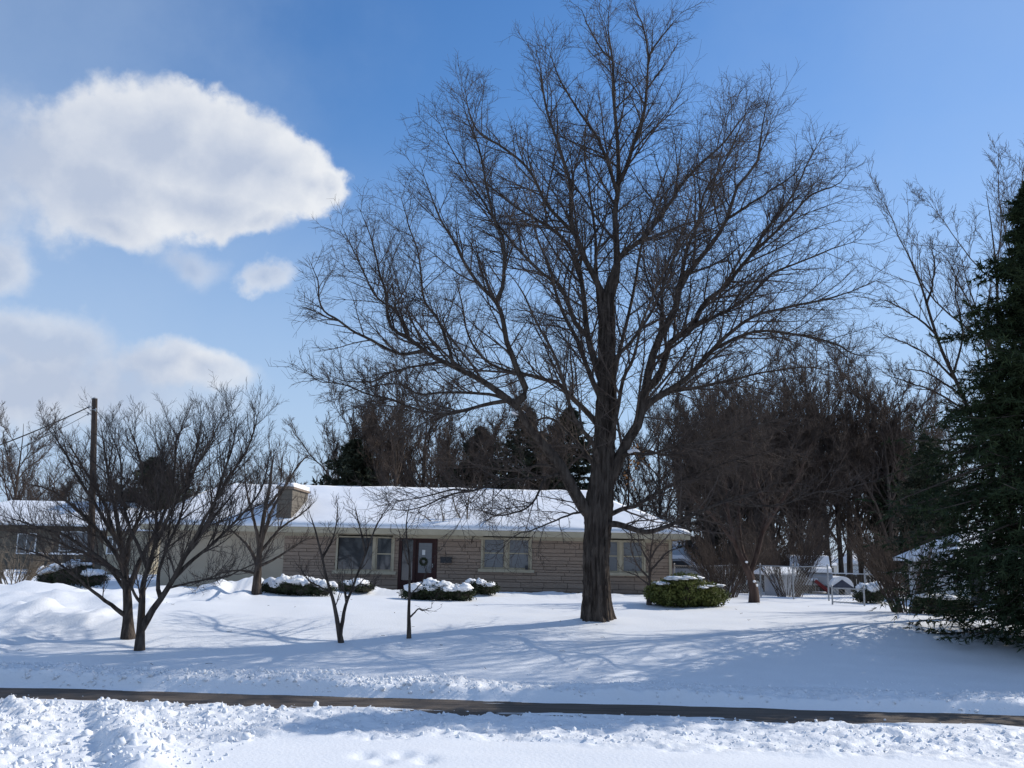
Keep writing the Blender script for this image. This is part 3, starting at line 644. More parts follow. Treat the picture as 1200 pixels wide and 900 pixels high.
def maple():
    g = np.random.default_rng(21)
    b = on_ground(700, 725); Yb = b[1]
    t = thing('maple_tree', 'huge bare maple with furrowed dark trunk standing before the house', 'tree', b)
    pxm = Yb / F_PX
    tr = [(700, 735), (699, 715), (699, 690), (699, 655), (700, 620), (702, 590), (706, 550), (709, 505), (711, 450), (711, 395), (711, 345)]
    tw = [37, 36, 34, 33.5, 34, 36, 30, 27, 25, 23, 21]
    pts = [at(x, y, Yb) for x, y in tr]
    bark_trunk(pts, [w / 2 * pxm * .82 for w in tw], .36, 'trunk', MAT['bark'], t)
    #  (pixels, depth offset at tip, start width, end width)
    LM = [
     ([(700, 612), (684, 597), (669, 572), (653, 544), (632, 516), (616, 494), (604, 472)], -.8, 22, 15),
     ([(604, 472), (616, 459), (607, 435), (595, 402), (589, 369), (580, 351), (562, 333), (547, 309), (535, 285), (520, 261), (505, 225), (492, 190)], -2.2, 13, 2.2, -.8),
     ([(580, 351), (589, 327), (589, 279), (580, 261), (571, 222), (562, 171), (550, 140), (541, 108)], -1.2, 8, 2, -1.5),
     ([(606, 476), (580, 456), (562, 444), (532, 429), (502, 414), (484, 399), (460, 384), (454, 360), (452, 339), (445, 321), (436, 282), (421, 245)], .5, 12, 2.4, -.8),
     ([(502, 414), (472, 417), (439, 402), (415, 390), (394, 375), (379, 366), (373, 351), (371, 327), (358, 300)], -1.5, 6, 2, -.3),
     ([(394, 375), (375, 367), (352, 358)], -1.6, 3, 1.6, -1.2),
     ([(600, 470), (570, 474), (550, 480), (520, 486), (490, 480), (457, 468), (430, 462), (400, 450), (372, 446), (352, 430)], -2.6, 7, 1.6, -.8),
     ([(592, 466), (565, 459), (520, 459), (490, 462), (466, 450), (430, 455), (400, 470)], 1.8, 6, 1.6, -.7),
     ([(520, 424), (508, 426), (481, 432), (455, 438), (439, 447), (410, 447), (385, 440)], -2.8, 5, 1.6, -.6),
     ([(532, 429), (524, 400), (512, 372), (496, 350), (490, 300), (478, 262), (468, 225)], 1.6, 6, 1.8, -.2),
     ([(484, 399), (470, 370), (445, 350), (428, 322), (412, 290), (398, 262)], 1.2, 5, 1.6, .2),
     ([(706, 505), (690, 485), (667, 462), (652, 447), (640, 444), (616, 438), (590, 433), (565, 420), (548, 390), (540, 350), (530, 320)], 3.2, 11, 2, 0),
     ([(711, 460), (698, 425), (690, 395), (685, 354), (679, 315), (664, 285), (640, 264), (619, 252), (595, 236), (570, 215), (545, 190)], 2.0, 14, 2, 0),
     ([(690, 395), (676, 380), (667, 354), (658, 336), (637, 321), (610, 294), (592, 273), (575, 250), (562, 228), (532, 180), (508, 130)], -1.8, 9, 2, .6),
     ([(706, 480), (690, 440), (676, 402), (662, 375), (650, 345), (642, 310), (630, 285), (622, 250), (608, 205)], -3.4, 10, 2, 0),
     ([(711, 360), (701, 330), (686, 300), (676, 275), (670, 250), (668, 210), (655, 168), (640, 120), (634, 75), (628, 52)], -.8, 13, 2, 0),
     ([(686, 300), (673, 270), (640, 234), (619, 195), (589, 171), (562, 155), (550, 130), (545, 100)], 1.4, 8, 2, -.3),
     ([(711, 350), (722, 324), (723, 285), (721, 250), (724, 222), (725, 180), (722, 135), (719, 100), (719, 72), (713, 30), (716, -4)], .8, 15, 2.2, 0),
     ([(724, 222), (734, 204), (743, 174), (755, 135), (759, 105), (761, 66), (779, 39), (800, 13)], -.4, 9, 2, .4),
     ([(761, 66), (754, 35), (742, 3)], -.4, 4, 1.8, -.2),
     ([(722, 235), (712, 200), (700, 168), (678, 135), (664, 110), (650, 82), (640, 50)], -1.8, 7, 1.8, .3),
     ([(720, 72), (705, 55), (690, 30), (680, 8)], 1.4, 4, 1.6, .6),
     ([(714, 345), (728, 303), (758, 276), (785, 240), (800, 216), (818, 195), (848, 168), (868, 140), (884, 117)], 1.2, 10, 2, 0),
     ([(711, 430), (728, 412), (743, 396), (761, 369), (770, 351), (782, 321), (794, 291), (812, 267), (830, 235), (842, 190), (855, 120)], -2.2, 7, 2, 0),
     ([(704, 600), (718, 560), (735, 520), (749, 495), (758, 450), (764, 420), (779, 384), (791, 369), (797, 339), (809, 318), (824, 300), (842, 276), (854, 252), (866, 216), (887, 192), (893, 150), (900, 114), (908, 93)], -.3, 21, 2, 0),
     ([(756, 462), (773, 444), (785, 405), (809, 387), (825, 357), (848, 339), (872, 309), (896, 285), (920, 262), (950, 230), (983, 216), (999, 196)], 2.2, 14, 2, 0),
     ([(758, 470), (779, 456), (809, 438), (836, 408), (854, 390), (884, 369), (920, 360), (965, 351), (995, 342), (1031, 327)], -1.6, 12, 1.8, 0),
     ([(809, 387), (839, 372), (875, 351), (908, 321), (935, 309), (980, 291), (1010, 282)], -1.4, 7, 1.8, .4),
     ([(872, 309), (900, 268), (930, 228), (948, 190), (966, 160)], 3.2, 5, 1.8, 1.4),
     ([(797, 339), (806, 290), (818, 262), (826, 225), (850, 190), (868, 150), (880, 120)], 2.4, 7, 1.8, -.2),
     ([(836, 408), (884, 388), (929, 390), (980, 402), (1001, 414), (1034, 417)], 2.4, 6, 1.6, -.4),
     ([(762, 480), (785, 465), (824, 456), (860, 447), (900, 436), (950, 430), (990, 440)], 3.4, 8, 1.6, 0),
     ([(854, 252), (880, 235), (905, 220), (930, 205), (948, 180)], -2.6, 5, 1.6, -.3),
     ([(703, 614), (719, 609), (734, 612), (756, 620), (778, 616), (796, 609), (818, 600), (855, 585), (873, 582), (898, 572), (925, 556)], -2.2, 13, 2, -.3),
     ([(855, 585), (880, 590), (913, 590), (933, 585), (957, 576), (990, 575), (1015, 560)], -3.0, 5, 1.5, -1.8),
     ([(704, 612), (718, 605), (734, 597), (747, 594), (778, 575), (809, 560), (840, 547), (880, 535), (930, 525)], 1.0, 10, 1.8, 0),
     ([(735, 535), (747, 530), (771, 531), (796, 522), (840, 516), (880, 500), (925, 490)], -2.6, 8, 1.6, -.2),
     ([(735, 545), (759, 538), (787, 541), (828, 531), (870, 530), (905, 515)], 2.6, 7, 1.6, 0),
     ([(690, 607), (678, 604), (666, 606), (647, 612), (622, 621), (607, 625), (580, 640)], -1.8, 5, 1.3, -.3),
     ([(660, 556), (640, 560), (610, 562), (580, 566), (556, 575), (532, 574), (505, 580), (482, 585), (446, 589)], -2.6, 6, 1.4, -.4),
     ([(640, 560), (625, 590), (603, 601), (583, 603), (565, 598), (545, 596)], -3.2, 4, 1.3, -.9),
     ([(556, 573), (530, 578), (503, 591), (480, 598), (446, 599)], -3.4, 3.4, 1.3, -2.0),
     ([(655, 548), (630, 545), (600, 552), (570, 548), (540, 540), (510, 545)], 2.8, 6, 1.4, -.2),
     ([(700, 560), (680, 530), (660, 505), (640, 490), (610, 500), (575, 505)], 4.0, 9, 1.5, 0),
     ([(712, 470), (722, 430), (735, 380), (745, 330), (752, 290), (770, 230), (790, 180)], 4.0, 9, 2, 0),
     ([(712, 400), (704, 370), (700, 320), (698, 270), (690, 220), (684, 170), (690, 110)], 4.2, 9, 2, 0),
     ([(705, 540), (718, 500), (728, 450), (742, 420), (752, 380), (772, 330), (800, 270), (810, 230)], -4.4, 9, 2, 0),
     ([(704, 560), (694, 520), (672, 490), (650, 420), (630, 380), (610, 340), (590, 310)], -4.2, 9, 2, 0),
    ]
    Ps, Rs = [], []
    K = 28
    tk_pts = resample(pts, [1] * len(pts), 40)[0]
    for L in LM:
        pix, off, w0, w1 = L[:4]; so = L[4] if len(L) > 4 else 0
        P, R = px_limb(pix, Yb, off, w0 * .80, w1 * .7, K, g, .006, so)
        P = snap(P, [tk_pts] + Ps)
        Ps.append(P); Rs.append(R)
        tb = Tubes(); tb.add(P[None], R[None], 9); tb.build('limb', MAT['bark'], t)
    P0, R0_ = np.stack(Ps), np.stack(Rs)
    rm = .0036
    inner = np.ones(len(P0), bool); inner[-6:] = False
    P1, R1_ = sprout(P0[inner], R0_[inner], 25, .12, .99, .64, .38, 8, .07, .085, .55, .0075, g, .6, 3.0, .55, by_len=5.5, tip=.6)
    P1c, R1c = sprout(P0[~inner], R0_[~inner], 14, .2, .99, .66, .34, 8, .08, .085, .55, .0075, g, .6, 2.6, .55, tip=.6)
    P1 = np.concatenate([P1, P1c]); R1_ = np.concatenate([R1_, R1c])
    P1b, R1b = sprout(P0, R0_, 18, .08, .95, .95, .2, 6, .12, .12, .35, .0055, g, .3, 1.5, .5, by_len=6)
    P2, R2 = sprout(P1, R1_, 14, .12, 1, .74, .48, 5, .05, .10, .6, .0048, g, .35, 1.5, .38, by_len=2.4)
    P3, R3 = sprout(P2, R2, 9, .12, 1, .80, .55, 3, .05, .13, .7, rm, g, .3, .75, .2, by_len=.95)
    P3b, R3b = sprout(P1b, R1b, 9, .15, 1, .8, .45, 3, .05, .13, .7, rm, g, .3, .6, .18, by_len=1.3)
    P4, R4 = sprout(P1, R1_, 9, .15, 1, .9, .2, 3, .06, .13, .7, rm, g, .2, .5, .18, by_len=2.6)
    cr_ = Tubes(); cr_.add(P1, R1_, 5); cr_.add(P1b, R1b, 4); cr_.add(P2, R2, 3)
    for a, b_ in ((P3, R3), (P3b, R3b), (P4, R4)): cr_.add(a, b_, 3)
    cr_.build('crown', MAT['twig'], t)
    print('maple quads', sum(len(f) for f in cr_.F))
    # a few leftover leaves and snow caught in the forks
    lm = MB()
    for (x, y) in ((746, 527), (750, 536), (737, 548), (741, 565), (735, 560), (748, 543)):
        c = at(x + g.uniform(-4, 4), y + g.uniform(-4, 4), Yb - .5)
        for _ in range(7):
            p = c + g.normal(size=3) * .10; q = norm(g.normal(size=3)) * .05; r_ = norm(g.normal(size=3)) * .04; lm.add([p - q, p + r_, p + q, p - r_], [(0, 1, 2, 3)])
    lm.build('dead_leaves', MAT['dry_leaf'], t)['kind'] = 'stuff'
    for (x, y, w) in ((607, 483, .11), (742, 529, .10)):
        lump_obj('snow_patch', at(x, y, Yb - .35), (w * 1.4, w, w * .6), MAT['clean_snow'], t, 4)
    return t

ICO = {}
def ico(sub):
    if sub not in ICO:
        bm = bmesh.new(); bmesh.ops.create_icosphere(bm, subdivisions=sub, radius=1)
        ICO[sub] = (np.array([v.co[:] for v in bm.verts]), [[v.index for v in f.verts] for f in bm.faces]); bm.free()
    return ICO[sub]
def lump_np(c, r, sub=3, amp=.18, freq=1.6, seed=1):
    V, Fc = ico(sub); c = np.asarray(c, float); r = np.asarray(r, float)
    d = fbm(V[:, 0] * freq + V[:, 2] * 1.7 + seed * 3.1, V[:, 1] * freq - V[:, 2] * 1.3 + seed * 1.7, 4, seed)
    return c + V * (1 + amp * d)[:, None] * r, Fc
def lump_obj(name, c, r, mat, parent=None, seed=1, sub=3, loc=None):
    V, Fc = lump_np(c, r, sub, seed=seed); m = MB(); m.add(V, Fc); return m.build(name, mat, parent, loc, smooth=True)
maple()

# ------------------------------------------------------------------ the smaller bare trees in the yard
LIMBS = []
def small_tree(name, label, base_px, limbs, mat_trunk, mat_twig, seed, trunk=None, rm=.0035, n1=9, n2=7, n3=4, l1=.34, up=.35, lm1=1.4, n0=0, K=20, flare=.1, dens_extra=True, cat='tree', start=.2, dep=None, ymin=0):
    g = np.random.default_rng(seed); b = on_ground(*base_px) if dep is None else at(base_px[0], base_px[1], dep)
    if dep is not None: b[2] = gh(b[0], b[1])
    Yb = b[1]; t = thing(name, label, cat, b); Ps = []; Rs = []
    tk = MB(); tt = Tubes()
    for i, L in enumerate(limbs):
        pix, off, w0, w1 = L[:4]; so = L[4] if len(L) > 4 else 0
        P, R = px_limb([(x, max(y, ymin)) for x, y in pix], Yb, off, w0, w1, K, g, .008, so)
        if i: P = snap(P, Ps)
        Ps.append(P); Rs.append(R)
        if i == 0:
            P[0, 2] = min(P[0, 2], b[2] - .05)
            ix_ = np.unique(np.append(np.arange(0, K, 2), K - 1)); bark_trunk(P[ix_], R[ix_], flare, 'trunk', mat_trunk, t, 20, 60, .008, seed)
        else:
            tb = Tubes(); tb.add(P[None], R[None], 7); tb.build('limb', mat_trunk, t)
    P0, R0_ = np.stack(Ps), np.stack(Rs)
    lens = np.linalg.norm(np.diff(P0, axis=1), axis=2).sum(1); Lm = float(np.median(lens))
    P1, R1_ = sprout(P0, R0_, n1, start, .99, .62, l1, 7, up * 1.2, .07, .55, rm * 1.6, g, .5, lm1, .25, by_len=Lm)
    l1m = float(np.median(np.linalg.norm(np.diff(P1, axis=1), axis=2).sum(1)))
    P2, R2 = sprout(P1, R1_, n2, .12, 1, .62, .48, 5, up * .8, .09, .6, rm * 1.2, g, .4, .9, .18, by_len=l1m * 1.2)
    P3, R3 = sprout(P2, R2, n3, .15, 1, .66, .55, 3, up * .5, .11, .7, rm, g, .3, .45, .10, by_len=l1m * .55)
    P4, R4 = sprout(P0, R0_, n1, start + .1, 1, .75, .12, 4, up, .11, .35, rm, g, .2, .5, .14, by_len=Lm)
    cr_ = Tubes(); cr_.add(P1, R1_, 4); cr_.add(P2, R2, 3); cr_.add(P3, R3, 3); cr_.add(P4, R4, 3)
    cr_.build('crown', mat_twig, t)
    LIMBS[:] = [np.concatenate(Ps)]
    return t

small_tree('crabapple_tree', 'bare spreading tree with thick straight trunk and low side limb, at left', (150, 748),
  [([(150, 752), (150, 730), (149, 700), (145, 660), (140, 620), (130, 570), (120, 500)], .4, 16, 2),
   ([(147, 720), (125, 705), (100, 687), (85, 672), (50, 650), (10, 640)], -.8, 6, 1.4), ([(148, 690), (140, 655), (120, 625), (95, 600), (60, 575), (25, 565)], .9, 8, 1.4),
   ([(146, 670), (155, 630), (170, 590), (165, 540), (150, 490)], -1.0, 7, 1.4), ([(148, 700), (165, 660), (185, 620), (200, 570), (205, 510), (222, 462)], 1.2, 8, 1.5),
   ([(143, 650), (120, 610), (90, 560), (70, 520), (60, 500)], -.9, 6, 1.4), ([(140, 625), (125, 590), (95, 545), (75, 510)], 1.4, 5, 1.3), ([(147, 680), (110, 650), (70, 625), (30, 612), (-5, 600)], -1.3, 6, 1.3),
   ([(148, 690), (120, 660), (80, 640), (40, 628), (5, 622)], 1.6, 5, 1.3)],
  MAT['bark'], MAT['twig'], 31, n1=26, n2=11, n3=7, rm=.0028, ymin=498, up=.45, lm1=1.8)
small_tree('crabapple_tree', 'bare tree forking low into a right-leaning stem, nearest the road at left', (163, 762),
  [([(163, 766), (163, 742), (165, 715), (165, 690), (172, 668), (180, 640), (182, 600), (190, 550), (185, 505)], .3, 12, 1.8),
   ([(164, 745), (178, 722), (192, 702), (205, 680), (218, 655), (235, 630), (250, 600), (262, 560), (275, 520), (280, 475)], -.5, 10, 1.8),
   ([(192, 702), (188, 680), (195, 650), (215, 600), (225, 540), (237, 475)], .8, 6, 1.5, -.2), ([(205, 680), (225, 660), (250, 640), (280, 610), (305, 575), (316, 530)], .7, 6, 1.5, -.3),
   ([(196, 694), (240, 682), (280, 670), (310, 655)], -1.0, 3, 1.2, -.2), ([(218, 655), (240, 610), (262, 570), (290, 530), (300, 490), (303, 455)], -.9, 5, 1.4, -.3),
   ([(166, 705), (150, 680), (125, 665), (100, 655)], -.8, 4, 1.3), ([(172, 668), (150, 620), (140, 580), (138, 540), (125, 500)], 1.2, 5, 1.3), ([(180, 640), (205, 590), (240, 530), (262, 480)], -1.2, 5, 1.4)],
  MAT['bark'], MAT['twig'], 32, n1=26, n2=11, n3=7, rm=.0028, ymin=484, up=.45, lm1=1.8)
small_tree('young_tree', 'small bare tree with two stems rising in a narrow V from the lawn', (400, 753),
  [([(400, 756), (396, 735), (391, 708), (385, 688), (376, 655), (368, 620), (360, 595)], -.3, 7, 1.2), ([(401, 750), (405, 728), (409, 708), (416, 688), (430, 650), (445, 612), (462, 585)], .3, 6, 1.2),
   ([(411, 700), (404, 690), (398, 686)], 0, 3, 1.2), ([(414, 692), (424, 684), (434, 688), (440, 680)], -.2, 2.5, 1), ([(388, 698), (375, 688), (360, 680), (350, 660)], .3, 3, 1), ([(376, 655), (390, 625), (395, 590)], -.3, 3, 1), ([(430, 650), (420, 620), (415, 590)], .4, 3, 1)],
  MAT['bark'], MAT['twig'], 33, n1=7, n2=5, n3=3, rm=.003, lm1=.9)
small_tree('sapling', 'thin upright sapling with one crooked side shoot on the lawn', (479, 748),
  [([(479, 751), (479, 722), (480, 690), (479, 650), (477, 620), (480, 590)], .1, 5, 1.2), ([(480, 723), (486, 716), (491, 713), (497, 714), (506, 712)], -.15, 2.4, 1.2), ([(480, 700), (488, 690), (497, 680), (500, 668)], .2, 2, 1), ([(479, 660), (472, 640), (466, 620)], -.2, 2, 1)],
  MAT['bark'], MAT['twig'], 34, n1=4, n2=3, n3=2, rm=.003, lm1=.5, start=.5)
small_tree('yard_tree', 'bare tree standing in the ploughed snow heap before the garage', (301, 697),
  [([(301, 700), (302, 675), (303, 652), (309, 610), (315, 575), (320, 540), (323, 505)], .3, 12, 1.5), ([(303, 655), (312, 620), (325, 585), (338, 560), (345, 540)], -.8, 6, 1.3), ([(302, 662), (290, 640), (275, 625), (262, 615)], .8, 5, 1.2), ([(303, 650), (296, 610), (288, 575), (286, 540)], -.6, 5, 1.2),
   ([(302, 668), (325, 655), (345, 640), (362, 628)], -1.0, 4, 1.2), ([(301, 672), (275, 668), (245, 678), (215, 690)], -.9, 3, 1), ([(312, 600), (335, 570), (350, 545), (365, 530)], 1.0, 4, 1.2), ([(303, 650), (330, 620), (352, 605), (372, 585)], 1.2, 4, 1.2)],
  MAT['bark'], MAT['twig'], 35, ymin=530, n1=9, n2=6, n3=3, rm=.005, lm1=1.8)
small_tree('dogwood_tree', 'slim pale-barked bare tree rising out of the snowy hedge', (548, 694),
  [([(548, 698), (548, 675), (547, 650), (547, 620), (549, 590), (552, 570)], .2, 5, 1.2), ([(548, 678), (540, 663), (530, 645), (520, 630), (519, 605), (515, 590)], -.4, 4, 1.2), ([(548, 668), (556, 650), (562, 632), (575, 610)], .5, 3, 1.1), ([(547, 640), (560, 620), (580, 605), (600, 600)], -.6, 3, 1.1), ([(547, 625), (535, 600), (530, 580)], .6, 3, 1.1), ([(520, 625), (505, 610), (490, 600)], -.4, 2.5, 1)],
  MAT['twig_pale'], MAT['twig'], 36, n1=7, n2=5, n3=3, rm=.005, lm1=1.3)
small_tree('ornamental_tree', 'little bare tree beside the right-hand house window', (761, 709),
  [([(761, 712), (761, 690), (761, 665), (763, 640), (764, 615)], .2, 6, 1.2), ([(761, 680), (750, 665), (742, 650), (738, 632)], -.4, 3, 1), ([(761, 672), (775, 655), (785, 645), (800, 640)], .4, 3, 1), ([(761, 662), (752, 640), (748, 620)], .5, 2.6, 1), ([(762, 655), (776, 635), (790, 622)], -.5, 2.6, 1), ([(761, 688), (745, 675), (730, 668)], .3, 2.4, 1)],
  MAT['twig'], MAT['twig'], 37, n1=6, n2=4, n3=3, rm=.004, lm1=.8)
lt = small_tree('leaning_tree', 'thick-stemmed bare tree leaning left with snow caught in its forks', (884, 706),
  [([(884, 709), (882, 690), (875, 668), (866, 650), (858, 630), (852, 600), (850, 560)], -.5, 12, 3), ([(893, 709), (892, 690), (886, 672), (892, 650), (898, 620), (902, 580), (905, 530)], .5, 13, 3), ([(888, 680), (878, 655), (872, 640), (866, 600), (872, 560)], .8, 9, 2.5), ([(898, 620), (915, 590), (935, 560), (950, 520)], -.8, 6, 2), ([(858, 630), (835, 605), (815, 585), (800, 575)], -.8, 6, 2), ([(900, 600), (885, 560), (880, 510), (876, 470)], 1.2, 6, 2)],
  MAT['bark_red'], MAT['twig_brown'], 38, n1=12, n2=8, n3=5, rm=.006, lm1=2.2)
for (x, y, w) in ((876, 684, .11), (889, 690, .12), (893, 684, .10), (868, 661, .09)):
    q_ = at(x, y, lt.location[1]); A_ = LIMBS[0]; q_ = A_[int((np.abs(A_ - q_) * np.array([1, .3, 1])).sum(1).argmin())]
    lump_obj('snow_patch', q_ + np.array([.04, -.10, .08]), (w * .55, w * .6, w * .38), MAT['clean_snow'], lt, 7)

# ------------------------------------------------------------------ conifers
def conifer(name, label, base, height, radius, seed, tiers, per, nside, ntuft, mat, droop=.25, tuft=(.13, .022), base_clear=.1, cat='tree', profile=None, up_tip=.25, group=None, rough=.25):
    g = np.random.default_rng(seed); t = thing(name, label, cat, base, group)
    b = np.asarray(base, float)
    pts = [b + np.array([0, 0, -.1]), b + np.array([.03, 0, height * .5]), b + np.array([0, .02, height])]
    tb = Tubes(); tb.add(np.array(resample(pts, [height * .018, height * .011, .01], 20)[0])[None], np.linspace(height * .018, .012, 20)[None], 9); tb.build('trunk', MAT['bark'], t)
    fr = (np.arange(tiers * per) + g.random(tiers * per)) / (tiers * per)
    zt = base_clear + (1 - base_clear) * fr ** 1.08
    prof = profile(zt) if profile else (1 - zt) ** .82
    Lb = radius * prof * g.uniform(.68, 1.12, len(zt)) + .08
    az = g.random(len(zt)) * 2 * math.pi; Lb = Lb * (1 + rough * fbm(np.cos(az) * 1.6 + zt * 9, np.sin(az) * 1.6 - zt * 5, 2, seed))
    K = 7; d = np.stack([np.cos(az), np.sin(az), g.normal(.12, .12, len(zt)) + .5 * zt ** 3], 1); d = norm(d)
    P = np.empty((len(zt), K, 3)); P[:, 0] = b + np.stack([zt * 0, zt * 0, zt * height], 1); st = (Lb / (K - 1))[:, None]
    for k in range(1, K):
        d = norm(d + np.array([0, 0, (-droop if k < 5 else up_tip) / 3]) + .05 * g.normal(size=d.shape)); P[:, k] = P[:, k - 1] + d * st
    P[..., 2] = np.maximum(P[..., 2], b[2] + .12 + .1 * g.random(P.shape[:2]))
    R = np.clip(Lb * .008, .006, .04)[:, None] * np.linspace(1, .25, K)[None]
    Q, RQ = sprout(P, R, nside, .18, 1, .95, .34, 5, 0, .06, .5, .004, g, .55, 1.3, .15, flat=.8)
    Q[..., 2] -= (np.linspace(0, 1, 5) ** 2)[None] * .10 * np.linalg.norm(Q[:, -1] - Q[:, 0], axis=1)[:, None] * (droop / .25)
    bt = Tubes(); bt.add(P, R, 4); bt.build('boughs', MAT['twig'], t)
    # needle sprays
    A = np.concatenate([Q.reshape(-1, 5, 3), np.stack([P[:, 2], P[:, 3], P[:, 4], P[:, 5], P[:, 6]], 1)])
    n = len(A); f = g.random((n, ntuft)) * 3.999; i0 = f.astype(int); w = (f - i0)[..., None]; ar = np.arange(n)[:, None]
    c = (A[ar, i0] * (1 - w) + A[ar, i0 + 1] * w).reshape(-1, 3); tn = norm(A[ar, i0 + 1] - A[ar, i0]).reshape(-1, 3)
    rd = g.normal(size=c.shape); rd[:, 2] *= .6; dv = norm(tn + .85 * rd + np.array([0, 0, -.12]))
    sd = norm(np.cross(dv, norm(g.normal(size=c.shape) * .6 + np.array([0, 0, 1.]))))
    Lt = tuft[0] * g.uniform(.55, 1.35, (len(c), 1)); wd = tuft[1] * g.uniform(.6, 1.4, (len(c), 1))
    V = np.stack([c + sd * wd, c + dv * Lt, c - sd * wd], 1)
    V[..., 2] = np.maximum(V[..., 2], b[2] + .05)
    mesh_obj('foliage', V.reshape(-1, 3), np.arange(len(c) * 3).reshape(-1, 3), mat, t)
    return t
ev = on_ground(1152, 764); ev_b = np.array([11.7, 18.9, gh(11.7, 18.9)])
conifer('evergreen_tree', 'dark hemlock with drooping boughs down to the snow at right edge', ev_b, 10.0, 3.5, 41, 52, 14, 15, 23, MAT['conifer'], droop=.30, base_clear=.04, rough=.42, tuft=(.15, .016), profile=lambda z: np.interp(z, [0, .08, .2, .3, .45, .7, 1], [.72, .76, .9, 1.0, .86, .50, .03]))

bg = on_ground(0 + 300, 690)
def far_base(px, Yd): p = at(px, 650, Yd); return np.array([p[0], Yd, gh(p[0], Yd)])
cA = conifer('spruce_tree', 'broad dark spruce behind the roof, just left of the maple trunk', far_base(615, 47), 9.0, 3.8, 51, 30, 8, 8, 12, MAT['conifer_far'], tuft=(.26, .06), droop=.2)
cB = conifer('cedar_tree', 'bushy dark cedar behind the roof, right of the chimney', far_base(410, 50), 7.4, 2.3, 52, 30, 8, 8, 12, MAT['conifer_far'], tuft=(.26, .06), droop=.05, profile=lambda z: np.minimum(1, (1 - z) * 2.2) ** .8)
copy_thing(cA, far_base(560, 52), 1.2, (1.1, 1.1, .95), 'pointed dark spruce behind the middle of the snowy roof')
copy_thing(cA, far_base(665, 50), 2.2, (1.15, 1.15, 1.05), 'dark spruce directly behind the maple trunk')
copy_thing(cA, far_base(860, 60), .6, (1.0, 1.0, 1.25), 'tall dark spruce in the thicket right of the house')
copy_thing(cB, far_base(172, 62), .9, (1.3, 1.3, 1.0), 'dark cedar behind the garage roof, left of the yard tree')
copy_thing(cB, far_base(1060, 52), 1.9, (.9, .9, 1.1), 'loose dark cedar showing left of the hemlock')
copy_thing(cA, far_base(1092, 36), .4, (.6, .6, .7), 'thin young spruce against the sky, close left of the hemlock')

# ------------------------------------------------------------------ bare trees of the background
def bg_tree(name, label, base, height, spread, seed, mat, stems=5, n1=12, n2=9, n3=6, n4=0, up=.5, rm=.009, trunk_h=.25, lean=(0, 0), group=None, ang=.5, stout=.016):
    g = np.random.default_rng(seed); b = np.asarray(base, float); t = thing(name, label, 'tree', b, group)
    top = b + np.array([lean[0], lean[1], height])
    K = 14; s = np.linspace(0, 1, K)[:, None]; P = b + (top - b) * s + np.cumsum(g.normal(size=(K, 3)) * .05, 0) * s; P[0, 2] -= .1
    R = np.linspace(height * stout, rm * 1.5, K)
    tb = Tubes(); tb.add(P[None], R[None], 8); tb.build('trunk', MAT['bark'], t)
    P1, R1_ = sprout(P[None], R[None], stems, trunk_h, .85, ang, spread, 12, up, .09, .65, rm * 1.8, g, .45, height * .8, height * .2)
    P1 = np.concatenate([P1]); 
    P2, R2 = sprout(P1, R1_, n1, .15, .99, .55, .36, 8, up * .7, .1, .6, rm * 1.4, g, .4, height * .3, .5)
    P3, R3 = sprout(P2, R2, n2, .12, 1, .6, .42, 5, up * .5, .13, .6, rm * 1.1, g, .4, 1.6, .3)
    P4, R4 = sprout(P3, R3, n3, .15, 1, .65, .5, 3, up * .3, .14, .7, rm, g, .35, .8, .15)
    c = Tubes(); c.add(P1, R1_, 6); c.add(P2, R2, 4); c.add(P3, R3, 3); c.add(P4, R4, 3)
    c.build('crown', mat, t); return t
tA = bg_tree('bare_tree', 'wide bare brown tree behind the roof between chimney and maple', far_base(458, 46.5), 9.8, .62, 61, MAT['twig_brown'], 15, 13, 9, 5, ang=.6, rm=.010, trunk_h=.12)
tB = bg_tree('bare_tree', 'broad bare tree rising behind the right end of the house roof', far_base(835, 50), 11.5, .6, 62, MAT['twig_brown'], 15, 13, 9, 5, ang=.68, rm=.010, trunk_h=.1)
tC = bg_tree('bare_tree', 'tall bare tree rising behind the top of the hemlock', np.array([13.6, 24.5, gh(13.6, 24.5)]), 12.0, .6, 63, MAT['twig'], 18, 12, 8, 5, ang=.62, rm=.005, trunk_h=.2, stout=.009)
GB = 'bare trees of the thicket beyond the yard'
